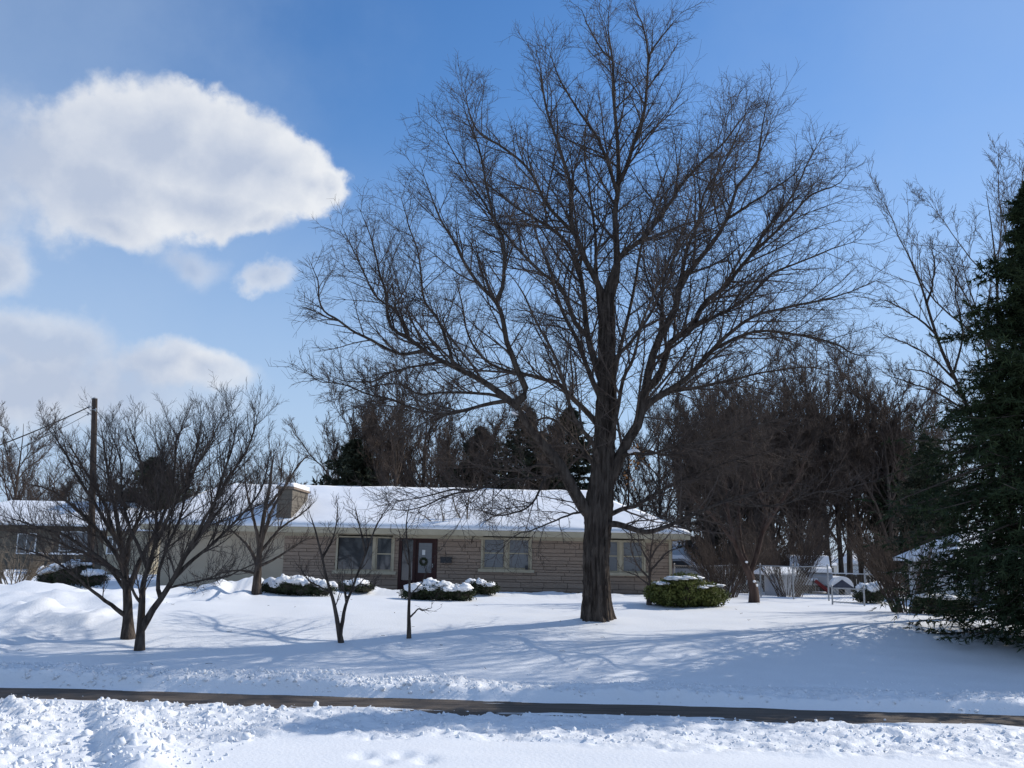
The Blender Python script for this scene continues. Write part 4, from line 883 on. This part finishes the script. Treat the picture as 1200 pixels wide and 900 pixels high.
spots = [(tA, 905, 58, .3, 1.12, 'bare brown tree in the thicket, tallest beyond the leaning tree'), (tB, 960, 66, 2.1, 1.15, 'bare brown thicket tree above the far plank fence'),
         (tA, 1010, 56, 4.0, .95, 'bare thicket tree above the right end of the plank fence'), (tB, 1040, 75, .9, 1.15, 'far bare tree in the gap between maple and hemlock'),
         (tA, 800, 70, 3.0, 1.0, 'bare tree farther back behind the right roof hip'), (tB, 505, 68, 5.0, .85, 'fainter bare tree behind the middle of the roof'),
         (tA, 340, 74, 5.6, .75, 'low bare tree far behind the chimney'), (tB, 8, 72, 1.1, .95, 'bare tree at the left picture edge behind the neighbour house'),
         (tA, 60, 85, 2.5, .7, 'small distant bare tree left of the utility pole'), (tB, 290, 88, 3.6, .8, 'distant bare tree behind the left roof hip'), (tB, 870, 46, 4.4, .8, 'bare brown tree close behind the leaning tree'),
         (tA, 940, 48, 1.7, .82, 'bare brown tree before the plank fence, right of the leaning tree'), (tB, 590, 62, 2.9, .9, 'bare tree behind the spruces left of the maple'), (tA, 735, 64, .9, .95, 'bare tree behind the roof just right of the maple trunk'),
         (tA, 930, 80, 5.1, 1.2, 'bare thicket tree farthest back above the grey shed'), (tB, 985, 52, 3.3, .9, 'bare brown tree above the snowy dog house'), (tA, 1075, 66, .7, 1.05, 'bare brown tree behind the upright cane bush'),
         (tA, 560, 45.5, 2.0, .82, 'bare tree in front of the dark spruces behind the roof'), (tB, 640, 46, 4.1, .85, 'bare tree just left of the maple fork behind the roof'),
         (tB, 775, 56, 5.7, .9, 'bare tree close behind the right roof slope'), (tA, 400, 64, 3.9, .95, 'bare tree behind the dark cedar near the chimney'), (tB, 895, 72, .1, 1.25, 'high bare tree in the middle of the thicket'), (tB, 215, 80, 4.9, .85, 'bare tree right of the dark cedar at left'),
         (tB, 1120, 62, 2.4, 1.0, 'bare tree showing through the left boughs of the hemlock'), (tA, 130, 95, .2, .75, 'distant bare tree right of the utility pole')]
for src, px, Yd, rz, sc_, lab in spots: copy_thing(src, far_base(px, Yd), rz, sc_, lab, None)
gg = np.random.default_rng(99)
for i in range(16):
    px = 800 + 265 * (i + gg.random()) / 16; Yd = gg.uniform(46, 72)
    copy_thing((tA, tB)[i % 2], far_base(px, Yd), gg.random() * 6.28, float(gg.uniform(.9, 1.2)), 'bare brown tree deep in the dense thicket right of the house', 'indistinct trees deep in the thicket')
for i in range(6):
    px = 385 + 155 * (i + gg.random()) / 6; Yd = gg.uniform(46, 66)
    copy_thing((tB, tA)[i % 2], far_base(px, Yd), gg.random() * 6.28, float(gg.uniform(.8, 1.05)), 'bare brown tree in the clump behind the roof left of the maple', 'indistinct trees clumped behind the roof')
for i in range(7):
    px = 10 + 300 * (i + gg.random()) / 7; Yd = gg.uniform(78, 100)
    copy_thing((tB, tA)[i % 2], far_base(px, Yd), gg.random() * 6.28, float(gg.uniform(.6, .8)), 'bare distant tree in the row behind the roofs at left', 'indistinct trees behind the left roofs')
small_tree('slender_tree', 'slender bare tree leaning left in front of the hemlock sky gap', (1150, 700),
  [([(1172, 640), (1160, 540), (1140, 490), (1118, 440), (1100, 400), (1085, 350), (1072, 315), (1058, 285)], -.4, 8, 1.5), ([(1118, 440), (1090, 415), (1060, 400), (1035, 392)], .8, 3, 1.2), ([(1100, 400), (1075, 375), (1045, 355), (1030, 350)], -.8, 3, 1.2), ([(1085, 350), (1095, 310), (1090, 290)], .5, 3, 1.2), ([(1140, 490), (1105, 465), (1070, 450), (1040, 440)], -.8, 3, 1.2), ([(1118, 440), (1130, 390), (1120, 340), (1125, 310)], .9, 3, 1.2), ([(1130, 470), (1090, 440), (1055, 430)], 1.2, 3, 1)],
  MAT['bark'], MAT['twig'], 39, n1=10, n2=6, n3=4, rm=.005, lm1=1.6, dep=24)
# far line of woods that closes the horizon
def far_woods():
    g = np.random.default_rng(77); P = []; R = []
    n = 100; x = g.uniform(-90, 90, n); y = g.uniform(95, 150, n); h = g.uniform(7, 12, n)
    b = np.stack([x, y, ground_h(x, y) - .1], 1); K = 6; s = np.linspace(0, 1, K)
    P0 = b[:, None] + np.stack([np.zeros((n, K)), np.zeros((n, K)), h[:, None] * s[None]], -1); P0[:, 1:] += np.cumsum(g.normal(size=(n, K - 1, 3)) * .12, 1)
    R0_ = (h * .014)[:, None] * np.linspace(1, .25, K)[None]
    P1, R1_ = sprout(P0, R0_, 12, .12, 1, .55, .45, 4, .5, .1, .6, .03, g, .4, 5, 1)
    P2, R2 = sprout(P1, R1_, 8, .15, 1, .6, .45, 3, .3, .1, .6, .026, g, .4, 2.4, .5)
    c = Tubes(); c.add(P0, R0_, 4); c.add(P1, R1_, 3); c.add(P2, R2, 3)
    tag(c.build('distant_woods', MAT['twig_brown']), 'low line of distant leafless woods along the horizon', 'woods', kind='stuff')
far_woods()

# ------------------------------------------------------------------ shrubs
def leafy(name, label, cat, base, lobes, mat, nleaf, leaf, seed, snow=None, core=True, snow_lobes=None):
    """lobes: (dx,dy,dz,rx,ry,rz) in metres about base"""
    g = np.random.default_rng(seed); b = np.asarray(base, float); t = thing(name, label, cat, b)
    V = []; n_each = nleaf // len(lobes); cm = MB()
    for i, (dx, dy, dz, rx, ry, rz) in enumerate(lobes):
        c = b + np.array([dx, dy, dz]); r = np.array([rx, ry, rz])
        d = norm(g.normal(size=(n_each, 3))); k = g.uniform(.62, 1.06, (n_each, 1)) * (1 + .16 * fbm(d[:, 0] * 3 + i, d[:, 1] * 3 + d[:, 2] * 2, 3, seed + i))[:, None]
        p = c + d * k * r; p = p[p[:, 2] > b[2] + .02]
        m = len(p); dv = norm(d[:m] * .5 + g.normal(size=(m, 3)) * .6 + np.array([0, 0, .25])); sd = norm(np.cross(dv, g.normal(size=(m, 3))))
        L = leaf * g.uniform(.6, 1.4, (m, 1)); V.append(np.stack([p, p + dv * L * .5 + sd * L * .22, p + dv * L, p + dv * L * .5 - sd * L * .22], 1))
        if core: cm.add(*lump_np(c - np.array([0, 0, .02]), r * .78, 2, .15, 2, seed + i))
    V = np.concatenate(V); mesh_obj('foliage', V.reshape(-1, 3), np.arange(len(V) * 4).reshape(-1, 4), mat, t)
    if core: cm.build('twig_core', MAT['twig'], t, smooth=True)
    if snow:
        sm = MB()
        for i, (dx, dy, dz, rx, ry, rz) in enumerate(snow): sm.add(*lump_np(b + np.array([dx, dy, dz]), (rx, ry, rz), 3, .42, 3.2, seed + 40 + i))
        sm.build('snow_cap', MAT['clean_snow'], t, smooth=True)
    return t
def hedge_at(px0, px1, pyb, pyt, name, label, seed, snowf, depth=.8, mat=None, nleaf=9000, leaf=.07, cat='hedge'):
    b = on_ground((px0 + px1) / 2, pyb); Yd = b[1] + depth * .5; b = np.array([b[0], Yd, gh(b[0], Yd)]); sc_ = Yd / F_PX
    w = (px1 - px0) * sc_; hh = (pyb - pyt) * sc_ + .08; g = np.random.default_rng(seed); n = max(2, int(w / .55)); lobes = []; snow = []
    for i in range(n):
        u = (i + .5) / n; dx = (u - .5) * w * .86; e = math.sqrt(max(.25, 1 - (2 * u - 1) ** 2 * .7)); k = g.uniform(.9, 1.1) * e
        lobes.append((dx, g.uniform(-.06, .06), hh * .42 * k, w / n * .85, depth * .5 * e, hh * .46 * k))
        if snowf:
            for q in range(5): snow.append((dx + g.uniform(-.5, .5) * w / n, g.uniform(-.38, .3) * depth * e, hh * k * (.80 + .08 * g.random()) - .03, w / n * g.uniform(.28, .5), depth * g.uniform(.15, .3), hh * g.uniform(.09, .19) * snowf))
    return leafy(name, label, cat, b, lobes, mat or MAT['hedge_leaf'], nleaf, leaf, seed, snow)
hedge_at(476, 549, 704, 686, 'hedge', 'low dark hedge under thick snow left of the door shrub tree', 81, 1.3)
hedge_at(549, 579, 699, 685, 'hedge', 'short rounded hedge end with snow cap under the mid windows', 82, 1.3, nleaf=5000)
hedge_at(302, 386, 695, 678, 'hedge', 'snow-buried hedge beneath the picture window near the chimney', 83, 1.7)
hedge_at(398, 432, 694, 683, 'hedge', 'small snow-smothered shrub between hedge and front door', 86, 1.8, nleaf=3000)
hedge_at(772, 849, 713, 680, 'yew_shrub', 'bright green spreading shrub with tufts of snow right of the house', 84, .38, 1.7, MAT['shrub_leaf'], 22000, .09, 'shrub')
hedge_at(1013, 1040, 708, 686, 'round_shrub', 'dark rounded shrub capped with snow beside the wire gate', 85, 1.2, .9, None, 4000, .07, 'shrub')
hedge_at(1088, 1140, 722, 697, 'hedge', 'dark clipped hedge below the white neighbour house', 87, .5, .8, None, 6000)
hedge_at(35, 112, 690, 663, 'hedge', 'wide dark hedge topped with broken snow at far left', 88, .7, 1.0, None, 9000)

def cane_bush(name, label, px, py, top_px, w_px, n, seed, mat, dep=None):
    g = np.random.default_rng(seed); b = on_ground(px, py); sc_ = b[1] / F_PX; H = (py - top_px) * sc_; W = w_px * sc_
    t = thing(name, label, 'shrub', b); K = 9
    az = g.random(n) * 6.283; r = np.sqrt(g.random(n)) * W * .22; P = np.empty((n, K, 3)); P[:, 0] = b + np.stack([r * np.cos(az), r * np.sin(az), 0 * r - .05], 1)
    d = norm(np.stack([np.cos(az) * .35, np.sin(az) * .35, np.ones(n)], 1)); L = H * g.uniform(.55, 1.05, n)
    for k in range(1, K): d = norm(d + .08 * g.normal(size=d.shape) + np.stack([np.cos(az), np.sin(az), 0 * az], 1) * .05); P[:, k] = P[:, k - 1] + d * (L / (K - 1))[:, None]
    R = g.uniform(.012, .028, n)[:, None] * np.linspace(1, .3, K)[None]
    s = Tubes(); s.add(P, R, 5); s.build('canes', mat, t)
    P1, R1_ = sprout(P, R, 9, .25, 1, .5, .3, 5, .5, .1, .5, .006, g, .3, 1.0, .2); P2, R2 = sprout(P1, R1_, 6, .2, 1, .6, .45, 4, .3, .1, .6, .005, g, .3, .5, .1)
    c = Tubes(); c.add(P1, R1_, 3); c.add(P2, R2, 3); c.build('twigs', mat, t); return t
cane_bush('lilac_bush', 'tall bare bush of many upright brown canes left of the hemlock', 1062, 718, 608, 70, 46, 91, MAT['twig_brown'])
cane_bush('lilac_bush', 'tangle of bare canes behind the wire fence below the leaning tree', 925, 700, 610, 60, 40, 92, MAT['twig_brown'])
lb = cane_bush('lilac_bush', 'bare cane bush at the right house corner behind the snowy shrub', 850, 700, 622, 55, 40, 94, MAT['twig_brown'])
gq = np.random.default_rng(5)
for i in range(9):
    px = (842, 862, 905, 912, 925, 938, 1048, 1052, 1072)[i]; Yd = gq.uniform(38, 46); copy_thing(lb, far_base(px, Yd), gq.random() * 6.28, float(gq.uniform(1.1, 1.7)), 'bare brown undergrowth bush at the foot of the thicket', 'undergrowth bushes below the thicket')
cane_bush('lilac_bush', 'bare thicket bush at far left beside the dark hedge', 14, 694, 625, 60, 34, 93, MAT['twig_pale'])

# ------------------------------------------------------------------ utility pole and its wires
def utility_pole():
    Yd = 41.0; top = at(111, 467, Yd); bx = at(107, 668, Yd); b = np.array([bx[0], Yd, gh(bx[0], Yd)])
    t = thing('utility_pole', 'weathered wooden utility pole rising behind the left trees', 'utility pole', b)
    m = MB(); m.tube([b + np.array([0, 0, -.2]), (b + top) / 2, top], [.165, .145, .125], 14); pl = m.build('pole', MAT['pole_wood'], t, smooth=True)
    c = MB(); c.tube([top - np.array([0, 0, .02]), top + np.array([0, 0, .03])], [.135, .10], 14); c.build('pole_cap', MAT['grey_metal'], t)
    for dz, dx in ((.42, -.16), (.55, .17), (.75, -.16)):
        h = MB(); p = top - np.array([0, 0, dz]); h.box(p[0] + min(0, dx), p[0] + max(0, dx), p[1] - .17, p[1] - .12, p[2] - .02, p[2] + .02)
        h.tube([p + np.array([dx, -.145, -.07]), p + np.array([dx, -.145, .08])], [.035, .03], 8); h.build('insulator', MAT['grey_metal'], t)
    return top, Yd
ptop, pY = utility_pole()
def wire(label, a, b, sag, r):
    a = np.asarray(a, float); b = np.asarray(b, float); s = np.linspace(0, 1, 24)[:, None]
    P = a + (b - a) * s; P[:, 2] -= (4 * sag * s * (1 - s))[:, 0]
    m = MB(); m.tube(P - a, r, 6); o = m.build('overhead_cable', MAT['cable'], loc=None, smooth=True); o.location = a
    tag(o, label, 'cable')
wire('thick black cable running from the pole out of the left edge', ptop + np.array([-.16, -.14, -.42]), at(-140, 566, 34), .25, .028)
wire('thin second cable just below the thick one, left of the pole', ptop + np.array([-.16, -.14, -.75]), at(-140, 580, 34), .35, .012)
wire('thin service wire falling from the pole to the garage roof', ptop + np.array([.17, -.14, -.55]), at(250, 598, 36), .35, .010)

# ------------------------------------------------------------------ neighbouring houses
def plain_house(label, px0, px1, Yd, depth, z_wall, z_ridge, wall_mat, wins, door=None, hip=1.5, name='neighbour_house', snow_th=.16, chimney=None):
    x0, x1 = at(px0, 650, Yd)[0], at(px1, 650, Yd)[0]; zb = gh((x0 + x1) / 2, Yd); b = np.array([(x0 + x1) / 2, Yd, zb])
    t = thing(name, label, 'house', b); m = MB()
    m.box(x0, x1, Yd, Yd + depth, zb - .3, z_wall); w = m.build('wall', wall_mat, t)
    sd = MB(); n = int((z_wall - zb) / .16)
    for i in range(n): z = zb + .05 + i * .16; sd.add([(x0 + .01, Yd - .004, z + .15), (x1 - .01, Yd - .004, z + .15), (x1 - .01, Yd - .03, z), (x0 + .01, Yd - .03, z)], [(0, 3, 2, 1)]); sd.add([(x0 + .01, Yd - .03, z), (x1 - .01, Yd - .03, z), (x1 - .01, Yd - .003, z), (x0 + .01, Yd - .003, z)], [(0, 3, 2, 1)])
    so = sd.build('siding', wall_mat, t); so['kind'] = 'stuff'
    ov = .4; E0 = [(x0 - ov, Yd - ov, z_wall), (x1 + ov, Yd - ov, z_wall), (x1 + ov, Yd + depth + ov, z_wall), (x0 - ov, Yd + depth + ov, z_wall)]; RR = [(x0 - ov + hip, Yd + depth / 2, z_ridge), (x1 + ov - hip, Yd + depth / 2, z_ridge)]
    fc = [(0, 1, 5, 4), (1, 2, 5), (2, 3, 4, 5), (3, 0, 4), (3, 2, 1, 0)]
    r = MB(); r.add(E0 + RR, fc); ro = r.build('roof', MAT['shingle'], t)
    sn = MB(); up_ = np.array([0, 0, snow_th]); Vs = [np.array(v) + up_ * (.75 if i < 4 else 1) for i, v in enumerate(E0 + RR)]; lo = [np.array(v) + np.array([0, 0, .006]) for v in E0]
    sn.add(Vs + lo, fc[:4] + [(6, 7, 1, 0), (7, 8, 2, 1), (8, 9, 3, 2), (9, 6, 0, 3)]); sn.build('roof_snow', MAT['clean_snow'], ro)
    for (a, c, d, e, mat) in wins:
        xa, xb = at(a, 650, Yd)[0], at(d, 650, Yd)[0]; za, zc = at((a + d) / 2, e, Yd)[2], at((a + d) / 2, c, Yd)[2]; f = .07
        fr = MB(); fr.box(xa - f, xa, Yd - .08, Yd + .02, za - f, zc + f); fr.box(xb, xb + f, Yd - .08, Yd + .02, za - f, zc + f); fr.box(xa, xb, Yd - .08, Yd + .02, zc, zc + f); fr.box(xa, xb, Yd - .08, Yd + .02, za - f, za); fr.box((xa + xb) / 2 - .025, (xa + xb) / 2 + .025, Yd - .075, Yd + .02, za, zc)
        wo = fr.build('window', MAT['white_paint'], t); p = MB(); p.box(xa, xb, Yd - .05, Yd - .04, za, zc); p.build('pane', MAT[mat], wo)
    if door:
        a, c, d = door; xa, xb = at(a, 650, Yd)[0], at(c, 650, Yd)[0]; zc = at(a, d, Yd)[2]
        dm = MB(); dm.box(xa, xb, Yd - .07, Yd + .02, zb - .05, zc); dd = dm.build('door', MAT['dark_metal'], t)
        hm = MB(); hm.box(xb - .15, xb - .10, Yd - .12, Yd - .071, zb + .9, zb + 1.0); hm.build('handle', MAT['grey_metal'], dd)
    return t
MAT['brown_siding'] = noisy('brown_siding', (.11, .095, .075), (.15, .13, .10), 3, .85)
MAT['tan_siding'] = noisy('tan_siding', (.38, .33, .24), (.44, .39, .29), 3, .85)
def zat(px, py, Yd): return at(px, py, Yd)[2]
plain_house('dark-walled neighbour house with low snowy roof behind the pole', -110, 186, 56, 9, zat(90, 617, 56), zat(90, 590, 60), MAT['brown_siding'], [(70, 624, 102, 645, 'blind'), (20, 626, 40, 648, 'glass')], hip=4)
plain_house('small tan cottage wall between the pole and the garage', 120, 172, 50, 5, zat(140, 622, 50), zat(140, 604, 52), MAT['tan_siding'], [(126, 630, 136, 648, 'glass')], hip=.6)
plain_house('white neighbour house glimpsed through the hemlock boughs', 1126, 1330, 30, 4, zat(1140, 659, 30), zat(1140, 625, 32), MAT['white_paint'], [(1162, 672, 1184, 692, 'glass')], (1134, 1150, 671), hip=1.5)
plain_house('far white house with windows beyond the plank fence', 950, 984, 82, 8, zat(966, 663, 82), zat(966, 645, 86), MAT['white_paint'], [(956, 665, 961, 671, 'glass'), (966, 665, 976, 671, 'glass')], hip=.6)
plain_house('small white outbuilding beyond the right end of the plank fence', 1006, 1034, 74, 5, zat(1016, 661, 74), zat(1016, 650, 76), MAT['white_paint'], [(1009, 665, 1014, 672, 'glass')], hip=.5)
plain_house('grey-blue house seen past the right corner of the ranch house', 770, 842, 60, 8, zat(800, 655, 60), zat(800, 630, 64), MAT['blue_siding'], [(792, 660, 802, 670, 'glass')], hip=1.0)
plain_house('little grey-blue garden shed at the foot of the thicket', 906, 926, 37, 1.4, zat(916, 674, 37), zat(916, 666, 37.8), MAT['blue_siding'], [], hip=.2, name='garden_shed', snow_th=.1)

# ------------------------------------------------------------------ fences and the things in the back yards
def plank_fence(label, a_px, b_px, Ya, Yb, top_a, top_b):
    a = at(a_px, 650, Ya); b_ = at(b_px, 650, Yb); L = math.hypot(b_[0] - a[0], Yb - Ya); n = int(L / .165); base = np.array([a[0], Ya, gh(a[0], Ya)])
    t = thing('plank_fence', label, 'fence', base); g = random.Random(8); za, zb = zat(a_px, top_a, Ya), zat(b_px, top_b, Yb)
    d = np.array([b_[0] - a[0], Yb - Ya, 0]) / L; nrm = np.array([-d[1], d[0], 0]); me = bpy.data.meshes.new('plank')
    V = [(-.5, -.5, 0), (.5, -.5, 0), (.5, .5, 0), (-.5, .5, 0), (-.5, -.5, .97), (.5, -.5, .97), (.5, .5, .97), (-.5, .5, .97), (0, -.5, 1), (0, .5, 1)]
    me.from_pydata(V, [], [(0, 1, 5, 8, 4), (3, 7, 9, 6, 2), (1, 2, 6, 5), (0, 4, 7, 3), (4, 8, 9, 7), (8, 5, 6, 9)]); me.materials.append(MAT['fence_wood'])
    for i in range(n):
        u = (i + .5) / n; p = np.array([a[0], Ya, 0]) + d * (u * L); z0 = gh(p[0], p[1]) - .1; zt = za + (zb - za) * u + g.uniform(-.02, .02)
        o = bpy.data.objects.new('plank', me); COL.objects.link(o); o.parent = t; o.location = np.array([p[0], p[1], z0]) - base; o.scale = (L / n - .018, .022, zt - z0); o.rotation_euler = (0, 0, math.atan2(d[1], d[0]))
    r = MB()
    for f in (.3, .8):
        p0 = np.array([a[0], Ya, gh(a[0], Ya)]) + nrm * .05; p1 = np.array([b_[0], Yb, gh(b_[0], Yb)]) + nrm * .05; r.bar(p0 + np.array([0, 0, (za - p0[2]) * f]), p1 + np.array([0, 0, (zb - p1[2]) * f]), .04, .09)
    r.build('rail', MAT['fence_wood'], t)
    s_ = MB(); s_.bar(np.array([a[0], Ya, za + .02]), np.array([b_[0], Yb, zb + .02]), .05, .05); s_.build('snow_cap', MAT['clean_snow'], t)
plank_fence('dark weathered plank fence across the far back yard', 934, 1042, 44, 44, 671, 674)
def wire_fence(label, a_px, b_px, Ya, Yb, h, nposts, name='wire_fence'):
    a = at(a_px, 650, Ya); b_ = at(b_px, 650, Yb); base = np.array([a[0], Ya, gh(a[0], Ya)]); t = thing(name, label, 'fence' if name == 'wire_fence' else 'gate', base)
    A = np.array([a[0], Ya, 0]); D = np.array([b_[0], Yb, 0]) - A; L = np.linalg.norm(D)
    def pt(u, z): p = A + D * u; return np.array([p[0], p[1], gh(p[0], p[1]) + z])
    for i in range(nposts):
        u = i / (nposts - 1); m = MB(); m.tube([pt(u, -.1), pt(u, h + .06)], .028, 8); m.tube([pt(u, h + .06), pt(u, h + .09)], [.034, .015], 8); m.build('post', MAT['grey_metal'], t, smooth=True)
    m = MB(); us = np.linspace(0, 1, 12); m.tube([pt(u, h) for u in us], .02, 6); m.build('top_rail', MAT['grey_metal'], t, smooth=True)
    if name != 'wire_fence': m = MB(); m.tube([pt(u, .08) for u in us], .02, 6); m.build('bottom_rail', MAT['grey_metal'], t, smooth=True)
    P = []; st = .11; nw = int(L / st)
    for i in range(-int(h / st), nw):
        for sgn in (1, -1):
            u0 = i * st / L; u1 = u0 + h / L
            if u0 < 0 or u1 > 1: continue
            P.append([pt(u0, .03 if sgn > 0 else h - .02), pt(u1, h - .02 if sgn > 0 else .03)])
    P = np.array(P); tb = Tubes(); tb.add(P, np.full(P.shape[:2], .0028), 3); o = tb.build('wire_mesh', MAT['grey_metal'], t); o['kind'] = 'stuff'
wire_fence('chain-link fence from the house corner past the leaning tree', 790, 969, 35.4, 30, 1.08, 6)
wire_fence('low chain-link gate between two posts, before the dog house', 973, 1010, 28.6, 28.3, .50, 2, 'wire_gate')
wire_fence('short chain-link fence right of the wire gate', 1012, 1080, 29.8, 29.2, 1.0, 3)

def dog_house():
    b = on_ground(987, 697); w = 26 * b[1] / F_PX; h = .62; d = .8
    t = thing('dog_house', 'small gabled dog house with arched snow cap by the plank fence', 'dog house', b)
    x0, x1, y0, y1 = b[0] - w * .38, b[0] + w * .38, b[1], b[1] + d; z = b[2]; f = MB(); dw = .13
    f.box(x0, b[0] - dw, y0, y0 + .04, z - .1, z + h * .55); f.box(b[0] + dw, x1, y0, y0 + .04, z - .1, z + h * .55); f.box(b[0] - dw, b[0] + dw, y0, y0 + .04, z + h * .42, z + h * .55)
    f.box(x0, x0 + .04, y0 + .04, y1, z - .1, z + h * .55); f.box(x1 - .04, x1, y0 + .04, y1, z - .1, z + h * .55); f.box(x0 + .04, x1 - .04, y1 - .04, y1, z - .1, z + h * .55)
    f.build('wall', MAT['grey_metal'], t)
    r = MB(); e = w * .5; r.add([(b[0] - e, y0 - .08, z + h * .48), (b[0] + e, y0 - .08, z + h * .48), (b[0], y0 - .08, z + h), (b[0] - e, y1 + .08, z + h * .48), (b[0] + e, y1 + .08, z + h * .48), (b[0], y1 + .08, z + h)], [(0, 1, 2), (5, 4, 3), (0, 2, 5, 3), (2, 1, 4, 5), (1, 0, 3, 4)]); ro = r.build('roof', MAT['dark_blue'], t)
    s_ = MB(); n = 14; V = []; Fc = []
    for j, yy in enumerate((y0 - .06, y1 + .06)):
        for i in range(n + 1):
            u = i / n * 2 - 1; zi = z + h - abs(u) * h * .52; zo = z + h * .50 + (h * .5 + .14) * math.sqrt(max(0, 1 - u * u * .96)); xx = b[0] + u * e * 1.0; V += [(xx, yy, zi + .004), (xx, yy, max(zo, zi + .02))]
    k = 2 * (n + 1)
    for i in range(n): a = 2 * i; Fc += [(a, a + 2, a + 3, a + 1), (k + a, k + a + 1, k + a + 3, k + a + 2), (a + 1, a + 3, k + a + 3, k + a + 1)]
    Fc += [(0, 1, k + 1, k), (k - 2, 2 * k - 2, 2 * k - 1, k - 1)]
    s_.add(V, Fc); s_.build('snow_cap', MAT['clean_snow'], ro, smooth=False)
dog_house()
def slide():
    b = on_ground(966, 696); t = thing('play_slide', 'red plastic children\'s slide half buried in snow by the dog house', 'slide', b)
    m = MB(); a = b + np.array([-.38, .1, .52]); e = b + np.array([.12, -.1, .08]); m.bar(a, e, .32, .03); p = m.build('chute', MAT['red_plastic'], t)
    for s_ in (-1, 1): k = MB(); k.bar(a + np.array([0, s_ * .17, .05]), e + np.array([0, s_ * .17, .05]), .03, .1); k.build('side_rail', MAT['red_plastic'], t)
    k = MB()
    for s_ in (-1, 1): k.bar(a + np.array([-.05, s_ * .14, .1]), np.array([a[0] - .22, a[1] + s_ * .14, b[2] - .05]), .05)
    for i in range(3): k.bar(np.array([a[0] - .08 - .05 * i, a[1] - .14, a[2] - .08 - .16 * i]), np.array([a[0] - .08 - .05 * i, a[1] + .14, a[2] - .08 - .16 * i]), .035)
    k.build('ladder', MAT['dark_metal'], t); lump_obj('snow_cap', a + np.array([0, 0, .06]), (.2, .18, .07), MAT['clean_snow'], t, 5)
slide()
def parked_car(px, py, Yd, label, seed, rz=0, body=None):
    p = at(px, py, Yd); b = np.array([p[0], Yd, gh(p[0], Yd)]); t = thing('parked_car', label, 'car', b); L, W = 4.2, 1.7
    prof = [(-2.1, .35), (-2.1, .72), (-1.95, .86), (-1.1, .95), (-.55, 1.38), (.75, 1.42), (1.45, .98), (2.0, .86), (2.1, .7), (2.1, .35)]
    def ext(pr, w, zo=0): n = len(pr); V = [(x, -w, z + zo) for x, z in pr] + [(x, w, z + zo) for x, z in pr]; return np.array(V) + b, [tuple(range(n)), tuple(range(2 * n - 1, n - 1, -1))] + [(i, i + n, (i + 1) % n + n, (i + 1) % n) for i in range(n)]
    m = MB(); m.add(*ext(prof, W / 2)); m.build('body', body or MAT['car_paint'], t)
    for s_ in (-1, 1):
        k = MB(); k.add(np.array([(-1.0, s_ * (W / 2 + .004), .98), (-.5, s_ * (W / 2 + .004), 1.32), (.7, s_ * (W / 2 + .004), 1.34), (1.3, s_ * (W / 2 + .004), .99)]) + b, [(0, 1, 2, 3)]); k.build('side_window', MAT['glass'], t)
    for x in (-1.3, 1.3):
        for s_ in (-1, 1): k = MB(); k.tube([b + np.array([x, s_ * .62, .31]), b + np.array([x, s_ * .87, .31])], .31, 16); w_ = k.build('wheel', MAT['dark_metal'], t); q = MB(); q.tube([b + np.array([x, s_ * .85, .31]), b + np.array([x, s_ * .885, .31])], [.19, .17], 12); q.build('rim', MAT['grey_metal'], w_)
    s_ = MB(); up_ = [(-2.05, .88), (-1.1, .97), (-.55, 1.40), (.75, 1.44), (1.45, 1.0), (2.05, .87)]; top = [(x, z + .17) for x, z in up_]; n = len(up_)
    s_.add(*ext([up_[0]] + [(x, z) for x, z in top] + up_[:0:-1], W / 2 * .97, .004)); s_.build('snow_cover', MAT['clean_snow'], t)
    t.rotation_euler = (0, 0, rz); return t
parked_car(776, 668, 44, 'snow-covered parked car just past the right house corner', 1, .25)
parked_car(948, 668, 41, 'snow-buried parked car beside the red slide', 2, 1.3)
def trailer():
    Yd = 47; p = at(834, 660, Yd); b = np.array([p[0], Yd, gh(p[0], Yd)]); t = thing('box_trailer', 'white box trailer with snowy roof behind the chain-link fence', 'trailer', b); w, d = .62, 1.1
    m = MB(); m.box(b[0] - w, b[0] + w, Yd, Yd + 2 * d, b[2] + .35, b[2] + 1.05); m.build('body', MAT['white_paint'], t)
    m = MB(); m.box(b[0] - w - .01, b[0] + w + .01, Yd - .01, Yd + 2 * d, b[2] + 1.053, b[2] + 1.17); m.build('roof_snow', MAT['clean_snow'], t)
    for s_ in (-1, 1): m = MB(); m.tube([b + np.array([s_ * w * .97, 1.0, .3]), b + np.array([s_ * (w + .18), 1.0, .3])], .28, 14); m.build('wheel', MAT['dark_metal'], t)
    m = MB(); m.bar(b + np.array([0, .1, .36]), b + np.array([0, -.9, .36]), .08); m.build('hitch', MAT['dark_metal'], t)
    m = MB(); m.box(b[0] - w + .08, b[0] + w - .08, Yd - .018, Yd - .002, b[2] + .42, b[2] + .98); m.build('rear_door', MAT['grey_metal'], t)
trailer()
def porch_rail():
    Yd = 45; a = at(36, 650, Yd); c = at(104, 650, Yd); b = np.array([a[0], Yd, gh(a[0], Yd)]); t = thing('porch_railing', 'wooden railing with snow along its top, behind the wide dark hedge', 'railing', b); zt = zat(70, 650, Yd)
    n = 14
    for i in range(n): u = i / (n - 1); x = a[0] + (c[0] - a[0]) * u; m = MB(); m.box(x - .03, x + .03, Yd - .03, Yd + .03, b[2] - .1, zt - .04); m.build('baluster', MAT['fence_wood'], t)
    m = MB(); m.box(a[0] - .1, c[0] + .1, Yd - .06, Yd + .06, zt - .04, zt); m.build('handrail', MAT['fence_wood'], t)
    m = MB(); m.box(a[0] - .08, c[0] + .08, Yd - .05, Yd + .05, zt + .003, zt + .09); m.build('snow_cap', MAT['clean_snow'], t)
porch_rail()
